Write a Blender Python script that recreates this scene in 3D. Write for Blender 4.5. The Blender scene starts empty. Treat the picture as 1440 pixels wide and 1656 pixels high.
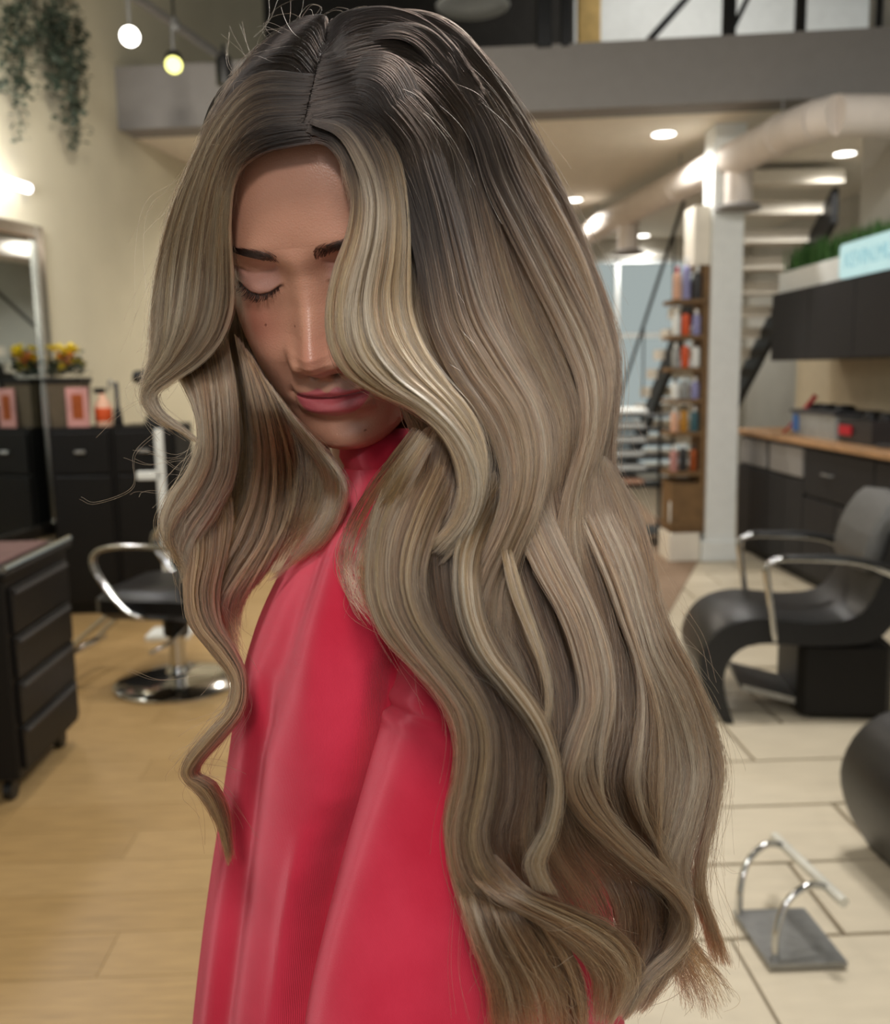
import bpy, math, random
import numpy as np
from mathutils import Vector, Matrix

# ------------------------------------------------------------------ camera
FPX, CX, CY = 1500.0, 720.0, 828.0          # focal length in pixels of the 1440x1656 frame
CAM = np.array([0.0, 0.0, 1.45])
_rho = math.radians(1.0)
_fy = np.array([(661 - CX) / FPX, -(607 - CY) / FPX, -1.0]); _fy /= np.linalg.norm(_fy)
_hz = np.array([math.cos(_rho), math.sin(_rho), 0.0])
_up = np.cross(_hz, _fy); _up /= np.linalg.norm(_up)
RC = np.array([np.cross(_fy, _up), _fy, _up])   # world = RC @ camera
sc = bpy.context.scene
cam_d = bpy.data.cameras.new('camera'); cam = bpy.data.objects.new('camera', cam_d)
sc.collection.objects.link(cam); sc.camera = cam
cam_d.sensor_fit = 'HORIZONTAL'; cam_d.sensor_width = 36.0; cam_d.lens = 36.0 * FPX / 1440.0
cam_d.clip_start = 0.02; cam_d.clip_end = 100
cam_d.dof.use_dof = True; cam_d.dof.focus_distance = 0.53; cam_d.dof.aperture_fstop = 9.0
m4 = Matrix.Identity(4)
for i in range(3):
    for j in range(3): m4[i][j] = RC[i][j]
    m4[i][3] = CAM[i]
cam.matrix_world = m4

# ------------------------------------------------------------------ world, exposure, lights
wd = bpy.data.worlds.new('world'); sc.world = wd; wd.use_nodes = True
wd.node_tree.nodes['Background'].inputs[0].default_value = (0.97, 1.0, 0.99, 1)
wd.node_tree.nodes['Background'].inputs[1].default_value = 0.45
sc.view_settings.view_transform = 'Standard'; sc.view_settings.look = 'None'
sc.view_settings.exposure = -0.08; sc.view_settings.gamma = 1.0
sc.view_settings.use_curve_mapping = False
sc.cycles.max_bounces = 8; sc.cycles.transmission_bounces = 6; sc.cycles.diffuse_bounces = 3; sc.cycles.glossy_bounces = 4

def light(name, kind, loc, energy, color=(1, 1, 1), size=0.3, aim=None, spread=None):
    d = bpy.data.lights.new(name, kind); d.energy = energy; d.color = color
    if kind == 'AREA':
        d.shape = 'DISK'; d.size = size
        if spread: d.spread = math.radians(spread)
    elif kind == 'SPOT':
        d.spot_size = math.radians(spread or 70); d.spot_blend = 0.6; d.shadow_soft_size = size
    else: d.shadow_soft_size = size
    o = bpy.data.objects.new(name, d); sc.collection.objects.link(o); o.location = loc
    if aim is not None:
        o.rotation_euler = (Vector(aim) - Vector(loc)).to_track_quat('-Z', 'Y').to_euler()
    return o

WARM, NEUT = (1.0, 0.91, 0.78), (1.0, 0.97, 0.93)
HEAD = (-0.04, 0.62, 1.5)
light('front_ceiling_lamp', 'AREA', (-0.25, -0.7, 3.3), 30, NEUT, 0.5, HEAD)
light('face_highlight_lamp', 'AREA', (-0.05, -1.5, 2.35), 19, NEUT, 0.32, HEAD)  # unseen lamp added behind the camera for highlights on nose and forehead
light('rear_ceiling_lamp', 'AREA', (1.1, 2.4, 3.7), 45, NEUT, 0.35, (0.1, 0.7, 1.3))
light('left_bay_lamp', 'AREA', (-1.0, 4.0, 3.7), 42, WARM, 0.4, (-1.6, 6.0, 0.9))
light('right_bay_lamp', 'AREA', (1.6, 3.2, 3.8), 66, NEUT, 0.5, (1.5, 3.6, 0.0))
light('mezzanine_fill', 'AREA', (2.8, 8.2, 5.1), 26, NEUT, 0.5, (3.0, 9.9, 4.3))  # added fill, no visible fixture: brightens the pale mezzanine wall

# ------------------------------------------------------------------ helpers
def ray(px, py): return RC @ np.array([(px - CX) / FPX, -(py - CY) / FPX, -1.0])
def W(px, py, d): return CAM + ray(px, py) * d                # pixel at camera depth d
def _pl(px, py, ax, v):
    r = ray(px, py); return CAM + r * ((v - CAM[ax]) / r[ax])
def PX(px, py, x): return _pl(px, py, 0, x)
def PY(px, py, y): return _pl(px, py, 1, y)
def PZ(px, py, z): return _pl(px, py, 2, z)

def lin(c):
    return tuple((v / 255 / 12.92) if v / 255 <= 0.04045 else ((v / 255 + 0.055) / 1.055) ** 2.4 for v in c)

def mat(name, rgb, rough=0.5, metal=0.0, var=0.12, scale=12.0, bump=0.0, emit=None, estr=0.0, stretch=None, spec=0.5):
    m = bpy.data.materials.new(name); m.use_nodes = True; nt = m.node_tree
    b = nt.nodes['Principled BSDF']; c = lin(rgb)
    tc = nt.nodes.new('ShaderNodeTexCoord'); mp = nt.nodes.new('ShaderNodeMapping')
    if stretch: mp.inputs['Scale'].default_value = stretch
    nz = nt.nodes.new('ShaderNodeTexNoise'); nz.inputs['Scale'].default_value = scale; nz.inputs['Detail'].default_value = 4
    cr = nt.nodes.new('ShaderNodeValToRGB')
    cr.color_ramp.elements[0].position = 0.3; cr.color_ramp.elements[1].position = 0.7
    cr.color_ramp.elements[0].color = (*[v * (1 - var) for v in c], 1)
    cr.color_ramp.elements[1].color = (*[min(1, v * (1 + var)) for v in c], 1)
    nt.links.new(tc.outputs['Object'], mp.inputs[0]); nt.links.new(mp.outputs[0], nz.inputs[0])
    nt.links.new(nz.outputs[0], cr.inputs[0]); nt.links.new(cr.outputs[0], b.inputs['Base Color'])
    b.inputs['Roughness'].default_value = rough; b.inputs['Metallic'].default_value = metal
    b.inputs['Specular IOR Level'].default_value = spec
    if bump:
        bp = nt.nodes.new('ShaderNodeBump'); bp.inputs['Strength'].default_value = bump; bp.inputs['Distance'].default_value = 0.002
        nt.links.new(nz.outputs[0], bp.inputs['Height']); nt.links.new(bp.outputs[0], b.inputs['Normal'])
    if emit:
        b.inputs['Emission Color'].default_value = (*lin(emit), 1); b.inputs['Emission Strength'].default_value = estr
    return m

class MB:
    def __init__(s): s.v = []; s.f = []
    def add(s, vs, fs):
        n = len(s.v); s.v += [tuple(map(float, p)) for p in vs]; s.f += [tuple(i + n for i in f) for f in fs]; return s
    def box(s, a, b, bev=0.0):
        x0, y0, z0 = [min(p, q) for p, q in zip(a, b)]; x1, y1, z1 = [max(p, q) for p, q in zip(a, b)]
        if bev <= 0:
            return s.add([(x0,y0,z0),(x1,y0,z0),(x1,y1,z0),(x0,y1,z0),(x0,y0,z1),(x1,y0,z1),(x1,y1,z1),(x0,y1,z1)],
                         [(0,3,2,1),(4,5,6,7),(0,1,5,4),(1,2,6,5),(2,3,7,6),(3,0,4,7)])
        e = bev
        vs = []
        for z, i in ((z0, e), (z0 + e, 0), (z1 - e, 0), (z1, e)):
            vs += [(x0+e+i,y0+i,z),(x1-e-i,y0+i,z),(x1-i,y0+e+i,z),(x1-i,y1-e-i,z),(x1-e-i,y1-i,z),(x0+e+i,y1-i,z),(x0+i,y1-e-i,z),(x0+i,y0+e+i,z)]
        fs = [tuple(range(7, -1, -1)), tuple(range(24, 32))]
        for k in range(3):
            for j in range(8): fs.append((k*8+j, k*8+(j+1)%8, (k+1)*8+(j+1)%8, (k+1)*8+j))
        return s.add(vs, fs)
    def obox(s, o, ux, uy, uz):          # box from a corner and three edge vectors
        o, ux, uy, uz = map(np.array, (o, ux, uy, uz))
        p = [o, o+ux, o+ux+uy, o+uy, o+uz, o+ux+uz, o+ux+uy+uz, o+uy+uz]
        return s.add(p, [(0,3,2,1),(4,5,6,7),(0,1,5,4),(1,2,6,5),(2,3,7,6),(3,0,4,7)])
    def prism(s, poly, z0, z1):
        n = len(poly)
        return s.add([(x, y, z0) for x, y in poly] + [(x, y, z1) for x, y in poly],
                     [tuple(range(n-1, -1, -1)), tuple(range(n, 2*n))] + [(i, (i+1) % n, n+(i+1) % n, n+i) for i in range(n)])
    def tube(s, path, r, n=10, cap=True, flat=1.0):
        P = [np.array(p, float) for p in path]; R = r if isinstance(r, (list, tuple)) else [r] * len(P)
        vs = []; up = np.array([0.0, 0, 1])
        prev = None
        for i, p in enumerate(P):
            t = P[min(i+1, len(P)-1)] - P[max(i-1, 0)]; t /= np.linalg.norm(t) + 1e-9
            if prev is None:
                a = np.cross(t, up)
                if np.linalg.norm(a) < 0.05: a = np.cross(t, np.array([1.0, 0, 0]))
            else: a = prev - t * (prev @ t)
            a /= np.linalg.norm(a); prev = a; b = np.cross(t, a)
            for k in range(n):
                q = 2 * math.pi * k / n; vs.append(p + (a * math.cos(q) + b * math.sin(q) * flat) * R[i])
        fs = [(i*n+k, i*n+(k+1) % n, (i+1)*n+(k+1) % n, (i+1)*n+k) for i in range(len(P)-1) for k in range(n)]
        if cap: fs += [tuple(range(n-1, -1, -1)), tuple(range((len(P)-1)*n, len(P)*n))]
        return s.add(vs, fs)
    def lathe(s, prof, c, n=20):
        vs = []
        for r, z in prof:
            for k in range(n):
                q = 2 * math.pi * k / n; vs.append((c[0] + r*math.cos(q), c[1] + r*math.sin(q), c[2] + z))
        fs = [(i*n+k, i*n+(k+1) % n, (i+1)*n+(k+1) % n, (i+1)*n+k) for i in range(len(prof)-1) for k in range(n)]
        fs += [tuple(range(n-1, -1, -1)), tuple(range((len(prof)-1)*n, len(prof)*n))]
        return s.add(vs, fs)
    def grid(s, G):
        h, w = len(G), len(G[0])
        return s.add([p for row in G for p in row], [(i*w+j, i*w+j+1, (i+1)*w+j+1, (i+1)*w+j) for i in range(h-1) for j in range(w-1)])
    def build(s, name, m, parent=None, smooth=False):
        me = bpy.data.meshes.new(name); me.from_pydata(s.v, [], s.f); me.update()
        if smooth: me.shade_smooth()
        if smooth == 'auto':
            try: me.set_sharp_from_angle(angle=math.radians(40))
            except Exception: pass
        if m: me.materials.append(m)
        o = bpy.data.objects.new(name, me); sc.collection.objects.link(o)
        if parent: o.parent = parent; o.matrix_parent_inverse = parent.matrix_world.inverted()
        return o

def tag(o, label=None, cat=None, group=None, kind=None):
    if label: o['label'] = label
    if cat: o['category'] = cat
    if group: o['group'] = group
    if kind: o['kind'] = kind
    return o
def thing(name, loc, label, cat, group=None, rz=0.0):
    o = bpy.data.objects.new(name, None); sc.collection.objects.link(o)
    o.empty_display_size = 0.05; o.location = loc; o.rotation_euler = (0, 0, rz)
    o.matrix_world = Matrix.Translation(Vector(loc)) @ Matrix.Rotation(rz, 4, 'Z')
    return tag(o, label, cat, group)
def struct(o): return tag(o, kind='structure')
def local(root, mb, name, m, parent=None, smooth=False):   # mesh given in the thing's own coordinates
    o = mb.build(name, m, None, smooth); o.parent = parent or root; return o
def copy_tree(o, parent=None):
    c = o.copy(); sc.collection.objects.link(c)
    if parent: c.parent = parent
    for ch in list(o.children): copy_tree(ch, c)
    return c

rnd = random.Random(4)

# ------------------------------------------------------------------ materials
M = dict(
    wall=mat('warm_plaster', (206, 199, 174), 0.9, var=0.04, scale=3),
    wall_grey=mat('cool_plaster', (205, 202, 192), 0.9, var=0.04, scale=3),
    fascia=mat('grey_fascia_paint', (140, 137, 134), 0.85, var=0.03),
    ceil=mat('cream_ceiling_paint', (236, 229, 214), 0.9, var=0.03),
    dark_ceil=mat('charcoal_ceiling_paint', (52, 50, 47), 0.9),
    white=mat('white_paint', (236, 239, 236), 0.6, var=0.03),
    duct=mat('white_duct_paint', (226, 216, 206), 0.55, var=0.06, scale=6),
    black=mat('black_laminate', (13, 11, 10), 0.5, spec=0.3),
    cab=mat('charcoal_cabinet', (36, 35, 36), 0.55, var=0.06, spec=0.3),
    blackmetal=mat('black_metal', (15, 16, 17), 0.45),
    leather=mat('black_leather', (22, 22, 23), 0.40, var=0.2, scale=60, bump=0.25),
    chrome=mat('chrome', (200, 200, 198), 0.12, 1.0, var=0.03),
    steel=mat('brushed_steel', (150, 150, 148), 0.35, 0.7, var=0.1, scale=40),
    woodtop=mat('counter_wood', (178, 138, 98), 0.5, var=0.2, scale=8, stretch=(8, 1, 8)),
    shelfwood=mat('shelf_wood', (120, 92, 58), 0.6, var=0.2, scale=10),
    splash=mat('beige_backsplash', (190, 178, 152), 0.7, var=0.05),
    plank=mat('oak_laminate', (182, 150, 102), 0.4, var=0.12, scale=7, stretch=(1, 9, 1)),
    plank2=mat('oak_laminate_darker', (176, 144, 96), 0.4, var=0.13, scale=6, stretch=(1, 9, 1)),
    tile=mat('beige_floor_tile', (212, 200, 176), 0.35, var=0.06, scale=5, stretch=(1, 5, 1)),
    grout=mat('tile_grout', (150, 138, 118), 0.9),
    brown=mat('brown_floor_mat', (146, 122, 100), 0.9, var=0.1),
    green=mat('green_leaf', (58, 70, 56), 0.6, var=0.3, scale=30),
    grass=mat('artificial_grass', (58, 100, 42), 0.8, var=0.45, scale=40),
    lamp=mat('lamp_disc', (255, 255, 255), 0.5, emit=(255, 250, 240), estr=9.0),
    lampy=mat('yellow_lamp_disc', (255, 250, 190), 0.5, emit=(240, 240, 120), estr=2.2),
    tube=mat('tube_lamp_glow', (255, 255, 255), 0.5, emit=(250, 248, 255), estr=5.0),
    mirror=mat('mirror_glass', (215, 222, 220), 0.02, 1.0, var=0.0),
    frame=mat('mirror_frame_silver', (190, 184, 172), 0.18, 1.0, var=0.08, scale=5),
    sign=mat('lit_sign_face', (120, 140, 140), 0.4, emit=(205, 243, 243), estr=0.72),
    signtext=mat('sign_lettering', (90, 120, 125), 0.5, emit=(165, 214, 222), estr=0.68),
    red=mat('red_plastic', (190, 22, 42), 0.4),
    orange=mat('orange_plastic', (226, 92, 44), 0.45),
    mauve=mat('mauve_cloth', (112, 84, 80), 0.9),
    potbrown=mat('dark_brown_pot', (82, 70, 52), 0.7),
    pink=mat('pink_card', (186, 134, 128), 0.6),
    panel=mat('ochre_panel', (214, 180, 112), 0.7),
    cushion=mat('grey_cushion_leather', (92, 92, 90), 0.55, var=0.1, scale=30),
    satin=mat('satin_light_steel', (214, 212, 200), 0.4, 0.2),
    yellow=mat('yellow_petal', (240, 214, 60), 0.7, var=0.2, scale=50),
    opetal=mat('orange_petal', (236, 150, 80), 0.7),
    lilac=mat('lilac_plastic', (150, 150, 196), 0.4),
    peach=mat('peach_plastic', (226, 178, 150), 0.45),
    blue=mat('blue_label', (60, 110, 180), 0.5),
    amber=mat('amber_plastic', (196, 140, 50), 0.4),
    teal=mat('teal_plastic', (60, 100, 110), 0.4),
    cleargrey=mat('clear_plastic_bin', (158, 160, 158), 0.25, var=0.1),
    darkplastic=mat('dark_plastic', (52, 52, 54), 0.45),
    copper=mat('copper_plastic', (176, 92, 50), 0.3, 0.6),
)
glass = bpy.data.materials.new('window_glass'); glass.use_nodes = True
_b = glass.node_tree.nodes['Principled BSDF']; _b.inputs['Transmission Weight'].default_value = 1.0
_b.inputs['Roughness'].default_value = 0.02; _b.inputs['IOR'].default_value = 1.05; _b.inputs['Base Color'].default_value = (0.86, 0.95, 0.93, 1)

# ------------------------------------------------------------------ room
XL = lambda y: -2.01 + 0.221 * (y - 6.96)                    # inner face of the left wall
def PWL(px, py, off=0.0):
    n = np.array([1, -0.221, 0]); c = -2.01 - 0.221 * 6.96 + off
    r = ray(px, py); return CAM + r * ((c - n @ CAM) / (n @ r))
fl = MB().prism([(-5, -3), (5, -3), (5, 13.5), (-5, 13.5)], -0.1, -0.012).build('floor', M['grout']); struct(fl)
# laminate planks run across the left half, square-cut tiles cover the right half
pls = []
for w_, m_ in ((1.3, M['plank']), (1.3, M['plank2'])):
    mb = MB().box((0, 0, -0.012), (w_ - 0.002, 0.188, 0.0)); me = mb.build('plank', m_); bpy.data.objects.remove(me); pls.append(bpy.data.meshes['plank' if not pls else 'plank.001'])
k = 0
XS = 0.36
for j in range(0, 38):
    y = 0.6 + j * 0.19
    x = XS - ((j * 0.47) % 1.3)
    x1 = XS
    while x1 > -2.9:
        x0 = max(x, -3.4)
        if abs((x1 - x0) - 1.3) < 0.01: me = pls[rnd.random() > 0.6]
        else:
            mb = MB().box((0, 0, -0.012), (x1 - x0 - 0.002, 0.188, 0)); me = mb.build('plank', M['plank']).data
            bpy.data.objects.remove(bpy.data.objects[-1] if False else [o for o in bpy.data.objects if o.data == me][0])
        if k < 300:
            o = bpy.data.objects.new('plank', me); sc.collection.objects.link(o); o.parent = fl; o.location = (x0, y, 0); k += 1
        x1 = x; x -= 1.3
tw, th = 0.72, 0.36
tme = MB().box((0, 0, -0.012), (tw - 0.015, th - 0.015, 0.0)).build('tile', M['tile']); tm = tme.data; bpy.data.objects.remove(tme)
for j in range(0, 19):
    y = 0.37 + j * th + 0.01
    off = [0.0, 0.42, 0.12, 0.55, 0.3][j % 5]
    for i in range(-1, 7):
        x = 0.38 + i * tw - off
        x0 = max(x, 0.37)
        if x + tw < 0.5 or x > 4.2: continue
        o = bpy.data.objects.new('tile', tm); sc.collection.objects.link(o); o.parent = fl; o.location = (x0, y, 0)
        o.scale = ((x + tw - x0) / tw, 1, 1)
b1, b2 = PZ(1132, 903, 0), PZ(1083, 992, 0)
dd = (b2 - b1)
mt = MB().prism([(b1[0], b1[1]), (b1[0] + 0.5, 12.3), (-1.4, 12.3), (-1.4, 7.2), (0.9, 5.0), tuple((b2 + dd * 0.5)[:2])], 0.0, 0.006).build('floor_mat', M['brown'])
tag(mt, 'brown flooring mat running back beside the white column', 'mat')

wl = MB().prism([(XL(-3), -3), (XL(13.5), 13.5), (XL(13.5) - 0.2, 13.5), (XL(-3) - 0.2, -3)], -0.1, 5.4).build('wall_left', M['wall']); struct(wl)
wr = MB().box((3.25, -3, -0.1), (3.45, 6.75, 5.4)).build('wall_right', M['wall_grey']); struct(wr)
wr2 = MB().box((3.25, 6.75, -0.1), (3.45, 7.7, 2.2)).build('wall_right_low', M['wall_grey']); struct(wr2)
we = MB().box((4.6, 6.6, -0.1), (4.8, 13.5, 3.2)).build('wall_stair_side', M['wall_grey']); struct(we)
we2 = MB().box((3.45, 6.55, -0.1), (4.8, 6.75, 5.4)).build('wall_stair_front', M['wall_grey']); struct(we2)
# back wall with a glazed storefront
YB = 12.6
wb = MB()
wb.box((-1.2, YB, -0.1), (1.9, YB + 0.2, 3.2)); wb.box((3.9, YB, -0.1), (4.8, YB + 0.2, 3.2)); wb.box((1.9, YB, 2.95), (3.9, YB + 0.2, 3.2))
struct(wb.build('wall_back', M['wall_grey']))
win = MB()
for x in (1.9, 2.35, 2.8, 3.84): win.box((x, YB + 0.05, 0), (x + 0.06, YB + 0.13, 2.95))
for z in (0.0, 1.9, 2.89): win.box((1.9, YB + 0.05, z), (3.9, YB + 0.13, z + 0.06))
wf = struct(win.build('window_1', M['white']))
MB().box((1.95, YB + 0.08, 0.05), (3.85, YB + 0.09, 2.9)).build('window_pane', glass, wf)
# mezzanine: fascia beam, soffit, parapet wall and dark upper ceiling
bl, br = np.array([XL(6.96), 6.96]), np.array([5.0, 6.0])
fz0, fz1 = 3.2, 3.62
fa = MB().prism([tuple(bl), tuple(br), tuple(br + [0.03, 0.25]), tuple(bl + [0.03, 0.25])], fz0, fz1).build('beam_fascia', M['fascia']); struct(fa)
so = MB().prism([(bl[0], bl[1] + 0.25), (5.0, 6.25), (5.0, 13.5), (-1.0, 13.5)], fz0, fz0 + 0.2).build('ceiling_lower', M['ceil']); struct(so)
ce = MB().box((-4.6, -3, 5.3), (5, 10.4, 5.45)).build('ceiling_upper', M['dark_ceil']); struct(ce)
# upper floor: pale back wall on the right, dark recess on the left
um = MB().box((1.75, 9.9, 3.4), (5.0, 10.1, 5.3)).build('wall_mezzanine', M['white']); struct(um)
um2 = MB().box((-2.0, 9.9, 3.4), (1.75, 10.1, 5.3)).build('wall_mezzanine_dark', M['dark_ceil']); struct(um2)
# near end wall at far left corner above the beam is the left wall itself
co = MB().box((2.24, 6.9, 0.0), (2.47, 7.13, 3.2), 0.004).build('column', M['white']); struct(co)
MB().box((2.205, 6.865, 0.0), (2.505, 7.165, 0.16), 0.008).build('column_plinth', M['white'], co)
MB().box((1.96, 6.9, 0.0), (2.2, 7.2, 0.22), 0.008).build('column_plinth_return', M['ceil'], co)

# ------------------------------------------------------------------ lamps in the ceiling
for (px, py), lab in (((1074, 215), 'round recessed ceiling light above the white duct, nearest to the grey beam'),
                      ((928, 322), 'round recessed ceiling light close to the hair, second along the soffit'),
                      ((1040, 380), 'small recessed ceiling light farthest back beside the thin dark handrail'),
                      ((1367, 247), 'round recessed ceiling light right of the duct bend')):
    p = PZ(px, py, fz0)
    t = thing('recessed_light', (p[0], p[1], fz0), lab, 'ceiling light', 'recessed lights in the soffit')
    local(t, MB().lathe([(0.085, 0), (0.10, -0.004), (0.10, -0.008), (0.085, -0.010)], (0, 0, 0), 20), 'trim_ring', M['white'])
    local(t, MB().lathe([(0.082, -0.002), (0.082, -0.012), (0.06, -0.016)], (0, 0, 0), 20), 'lens', M['lamp'])
    light('recessed_lamp', 'SPOT', (p[0], p[1], fz0 - 0.03), 95, NEUT, 0.06, (p[0], p[1], 0), 150)
# two more of the same row stand behind the head, out of view
for x, y in ((-0.6, 8.0), (0.4, 8.3)):
    light('recessed_lamp', 'SPOT', (x, y, fz0 - 0.03), 110, WARM, 0.06, (x, y, 0), 150)

# track light rail above the left bay
ra, rb = PZ(212, -6, 3.7), PZ(364, 100, 3.62)
tr = thing('track_rail', tuple(ra), 'pale track lighting rail slanting across the dark upper ceiling', 'light rail')
MB().tube([ra, rb], 0.022, 4).build('rail', M['steel'], tr)
MB().tube([ra + [0, 0, 0.035], rb + [0, 0, 0.035]], 0.012, 6).build('conduit', M['steel'], tr)
mid = ra + (rb - ra) * 0.42
MB().lathe([(0.03, -0.03), (0.035, 0), (0.03, 0.05)], mid, 10).build('rail_joint', M['steel'], tr)
MB().tube([mid, mid + [0, 0, 1.6]], 0.008, 6).build('hanger', M['blackmetal'], tr)
def spot_lamp(px, py, d, r, m_, lab, tilt):
    p = W(px, py, d); t = thing('spotlight', tuple(p), lab, 'spotlight')
    dirv = (CAM + [0, 0, tilt]) - p; dirv /= np.linalg.norm(dirv)
    MB().tube([p - dirv * 0.16, p - dirv * 0.12, p - dirv * 0.01, p], [r * 0.7, r * 1.05, r * 1.15, r * 1.15], 16).build('housing', M['blackmetal'], t, 'auto')
    MB().tube([p + dirv * 0.001, p + dirv * 0.004], r, 20).build('lens', m_, t)
    MB().tube([p - dirv * 0.08, p - dirv * 0.08 + [0, 0, 0.22]], 0.01, 6).build('bracket', M['steel'], t)
spot_lamp(210, 59, 5.3, 0.052, M['lamp'], 'bright white glowing spotlight beside the hanging greenery', 0.0)
spot_lamp(281, 105, 5.6, 0.05, M['lampy'], 'dim yellow glowing spotlight below the track rail', -2.2)
p = W(363, 118, 5.6)
t = thing('track_can', tuple(p), 'dark can fixture at the lower end of the track rail by the hair', 'spotlight')
MB().tube([p + [0, 0, 0.10], p + [0, 0, 0.07], p + [0, 0, -0.07]], [0.035, 0.05, 0.05], 14).build('housing', M['blackmetal'], t, 'auto')
MB().tube([p + [0.0, 0, 0.10], p + [0, 0, 0.16]], 0.012, 6).build('bracket', M['blackmetal'], t)

# LED tube on the left wall
a_, b_ = PWL(-60, 272, 0.06), PWL(46, 305, 0.06)
t = thing('wall_lamp', tuple(a_), 'white glowing tube lamp on the wall above the tall mirror', 'lamp')
MB().tube([a_, b_], 0.028, 12).build('tube', M['tube'], t, True)
MB().tube([a_ - [0.055, 0, 0], b_ - [0.055, 0, 0]], 0.02, 8).build('backplate', M['white'], t)
light('tube_light', 'POINT', tuple(PWL(0, 292, 0.3)), 26, (1, 0.98, 1), 0.12)

# tall mirror on the left wall (wall direction s, normal n)
sv = np.array([0.221, 1, 0]); sv /= np.linalg.norm(sv); nv = np.array([sv[1], -sv[0], 0])
mr = PWL(60, 368, 0.0)
def wallpt(s, z, off): return np.array([mr[0], mr[1], 0]) + sv * s + nv * off + np.array([0, 0, z])
mzt, mzb = mr[2] + 0.0, 0.50
t = thing('wall_mirror', tuple(wallpt(-0.4, mzb, 0)), 'tall silver framed mirror on the wall under the tube lamp', 'mirror')
fw = 0.085
MB().obox(wallpt(-0.85, mzb, 0.002), sv * 0.8, nv * 0.012, [0, 0, mzt - mzb - 0.06]).build('mirror_glass', M['mirror'], t)
def fr_box(s0, s1, z0, z1, nm):
    mb = MB(); q = [(s0, z0), (s1, z0), (s1, z1), (s0, z1)]; e = 0.012
    o1 = [wallpt(s, z, 0.0) for s, z in q]; o2 = [wallpt(s, z, 0.035) for s, z in q]
    cs, cz = (s0 + s1) / 2, (z0 + z1) / 2
    o3 = [wallpt(s + math.copysign(e, cs - s), z + math.copysign(e, cz - z), 0.045) for s, z in q]
    mb.add(o1 + o2 + o3, [(3,2,1,0)] + [(i, (i+1) % 4, 4+(i+1) % 4, 4+i) for i in range(4)] + [(4+i, 4+(i+1) % 4, 8+(i+1) % 4, 8+i) for i in range(4)] + [(8, 9, 10, 11)])
    return mb.build(nm, M['frame'], t)
fr_box(-fw, 0.0, mzb, mzt, 'frame_side'); fr_box(-1.0, -1.0 + fw, mzb, mzt, 'frame_side')
fr_box(-1.0 + fw, -fw, mzt - fw, mzt, 'frame_top'); fr_box(-1.0 + fw, -fw, mzb, mzb + fw, 'frame_bottom')

# hanging ivy: trailing strands each with many leaves
def leaf(mb, c, s, q, tl):
    u = np.array([math.cos(q) * math.cos(tl), math.sin(q) * math.cos(tl), math.sin(tl)]); w_ = np.cross(u, [0, 0, 1.0]); w_ /= np.linalg.norm(w_) + 1e-6
    n_ = np.cross(w_, u)
    mb.add([c, c + u*s*0.5 + w_*s*0.38 + n_*s*0.06, c + u*s, c + u*s*0.5 - w_*s*0.38 + n_*s*0.06, c + u*s*0.5 - n_*s*0.05], [(0, 1, 4), (1, 2, 4), (2, 3, 4), (3, 0, 4)])
def ivy(name, strands, lab):
    top = PWL(strands[0][0], -30, 0.15)
    t = thing(name, tuple(top), lab, 'plant', 'trailing plants')
    MB().obox(top + [-0.10, -0.18, 0.0], [0.2, 0, 0], [0, 0.36, 0], [0, 0, 0.14]).build('planter', M['darkplastic'], t)
    fo, st = MB(), MB()
    for px, y0, y1, wd_, den in strands:
        pa = PWL(px, y0, 0.13); pb = PWL(px + 3, y1, 0.13)
        path = [pa + (pb - pa) * f + np.array([0.02 * math.sin(f * 9 + px), 0.02 * math.cos(f * 7 + px), 0]) for f in np.linspace(0, 1, 12)]
        path[0] = top + [0, 0, 0.12]
        st.tube(path, 0.004, 4)
        for i in range(den):
            f = rnd.random(); c = pa + (pb - pa) * f + np.array([rnd.gauss(0, wd_), rnd.gauss(0, wd_), rnd.gauss(0, 0.03)])
            leaf(fo, c, rnd.uniform(0.035, 0.06), rnd.uniform(0, 6.28), rnd.uniform(-1.2, 0.2))
    st.build('stem', M['green'], t)
    tag(fo.build('foliage', M['green'], t), kind='stuff')
ivy('hanging_plant', [(28, 0, 150, 0.045, 150), (30, 60, 214, 0.018, 60), (45, 0, 70, 0.05, 90), (5, -20, 150, 0.02, 40)], 'trailing green plant high on the wall, thin strand in the corner')
ivy('hanging_plant', [(84, 0, 140, 0.05, 190), (112, 30, 200, 0.045, 220), (118, 120, 234, 0.025, 90), (95, 0, 120, 0.05, 150), (125, 20, 130, 0.03, 80)], 'bushier trailing green plant hanging next to the bright spotlight')

# ------------------------------------------------------------------ mezzanine details
yr = 6.45
for px, r_ in ((1181, 0.038), (1296, 0.03), (1421, 0.018), (880, 0.05), (915, 0.03)):
    b = PY(px, 30, yr + 0.1)
    t = MB().box((b[0] - r_, yr + 0.08, fz1 - 0.02), (b[0] + r_, yr + 0.08 + 2 * r_, 5.3), 0.004).build('railing_post', M['blackmetal'])
    tag(t, {1181: 'thick black steel post on the mezzanine edge beside a slanting brace', 1296: 'black steel post standing alone on the mezzanine edge', 1421: 'thin black steel post on the mezzanine edge at the picture corner',
            880: 'wide dark post on the mezzanine edge beside the yellow panel', 915: 'slim dark post touching the yellow panel on the mezzanine'}[px], 'post', 'mezzanine posts')
p0, p1 = PY(1062, 52, 8.6), PY(1135, -30, 8.6)
tag(MB().tube([p0 - (p1 - p0) * 0.3, p1 + (p1 - p0)], 0.035, 6).build('brace', M['blackmetal']), 'dark slanting steel brace against the pale mezzanine wall', 'brace')
p0, p1 = PY(1186, 46, yr + 0.4), PY(1218, -20, yr + 0.4)
tag(MB().tube([p0, p1 + (p1 - p0) * 2.5], 0.02, 6).build('brace', M['blackmetal']), 'short black diagonal brace rising from the thick mezzanine post', 'brace')
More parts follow.
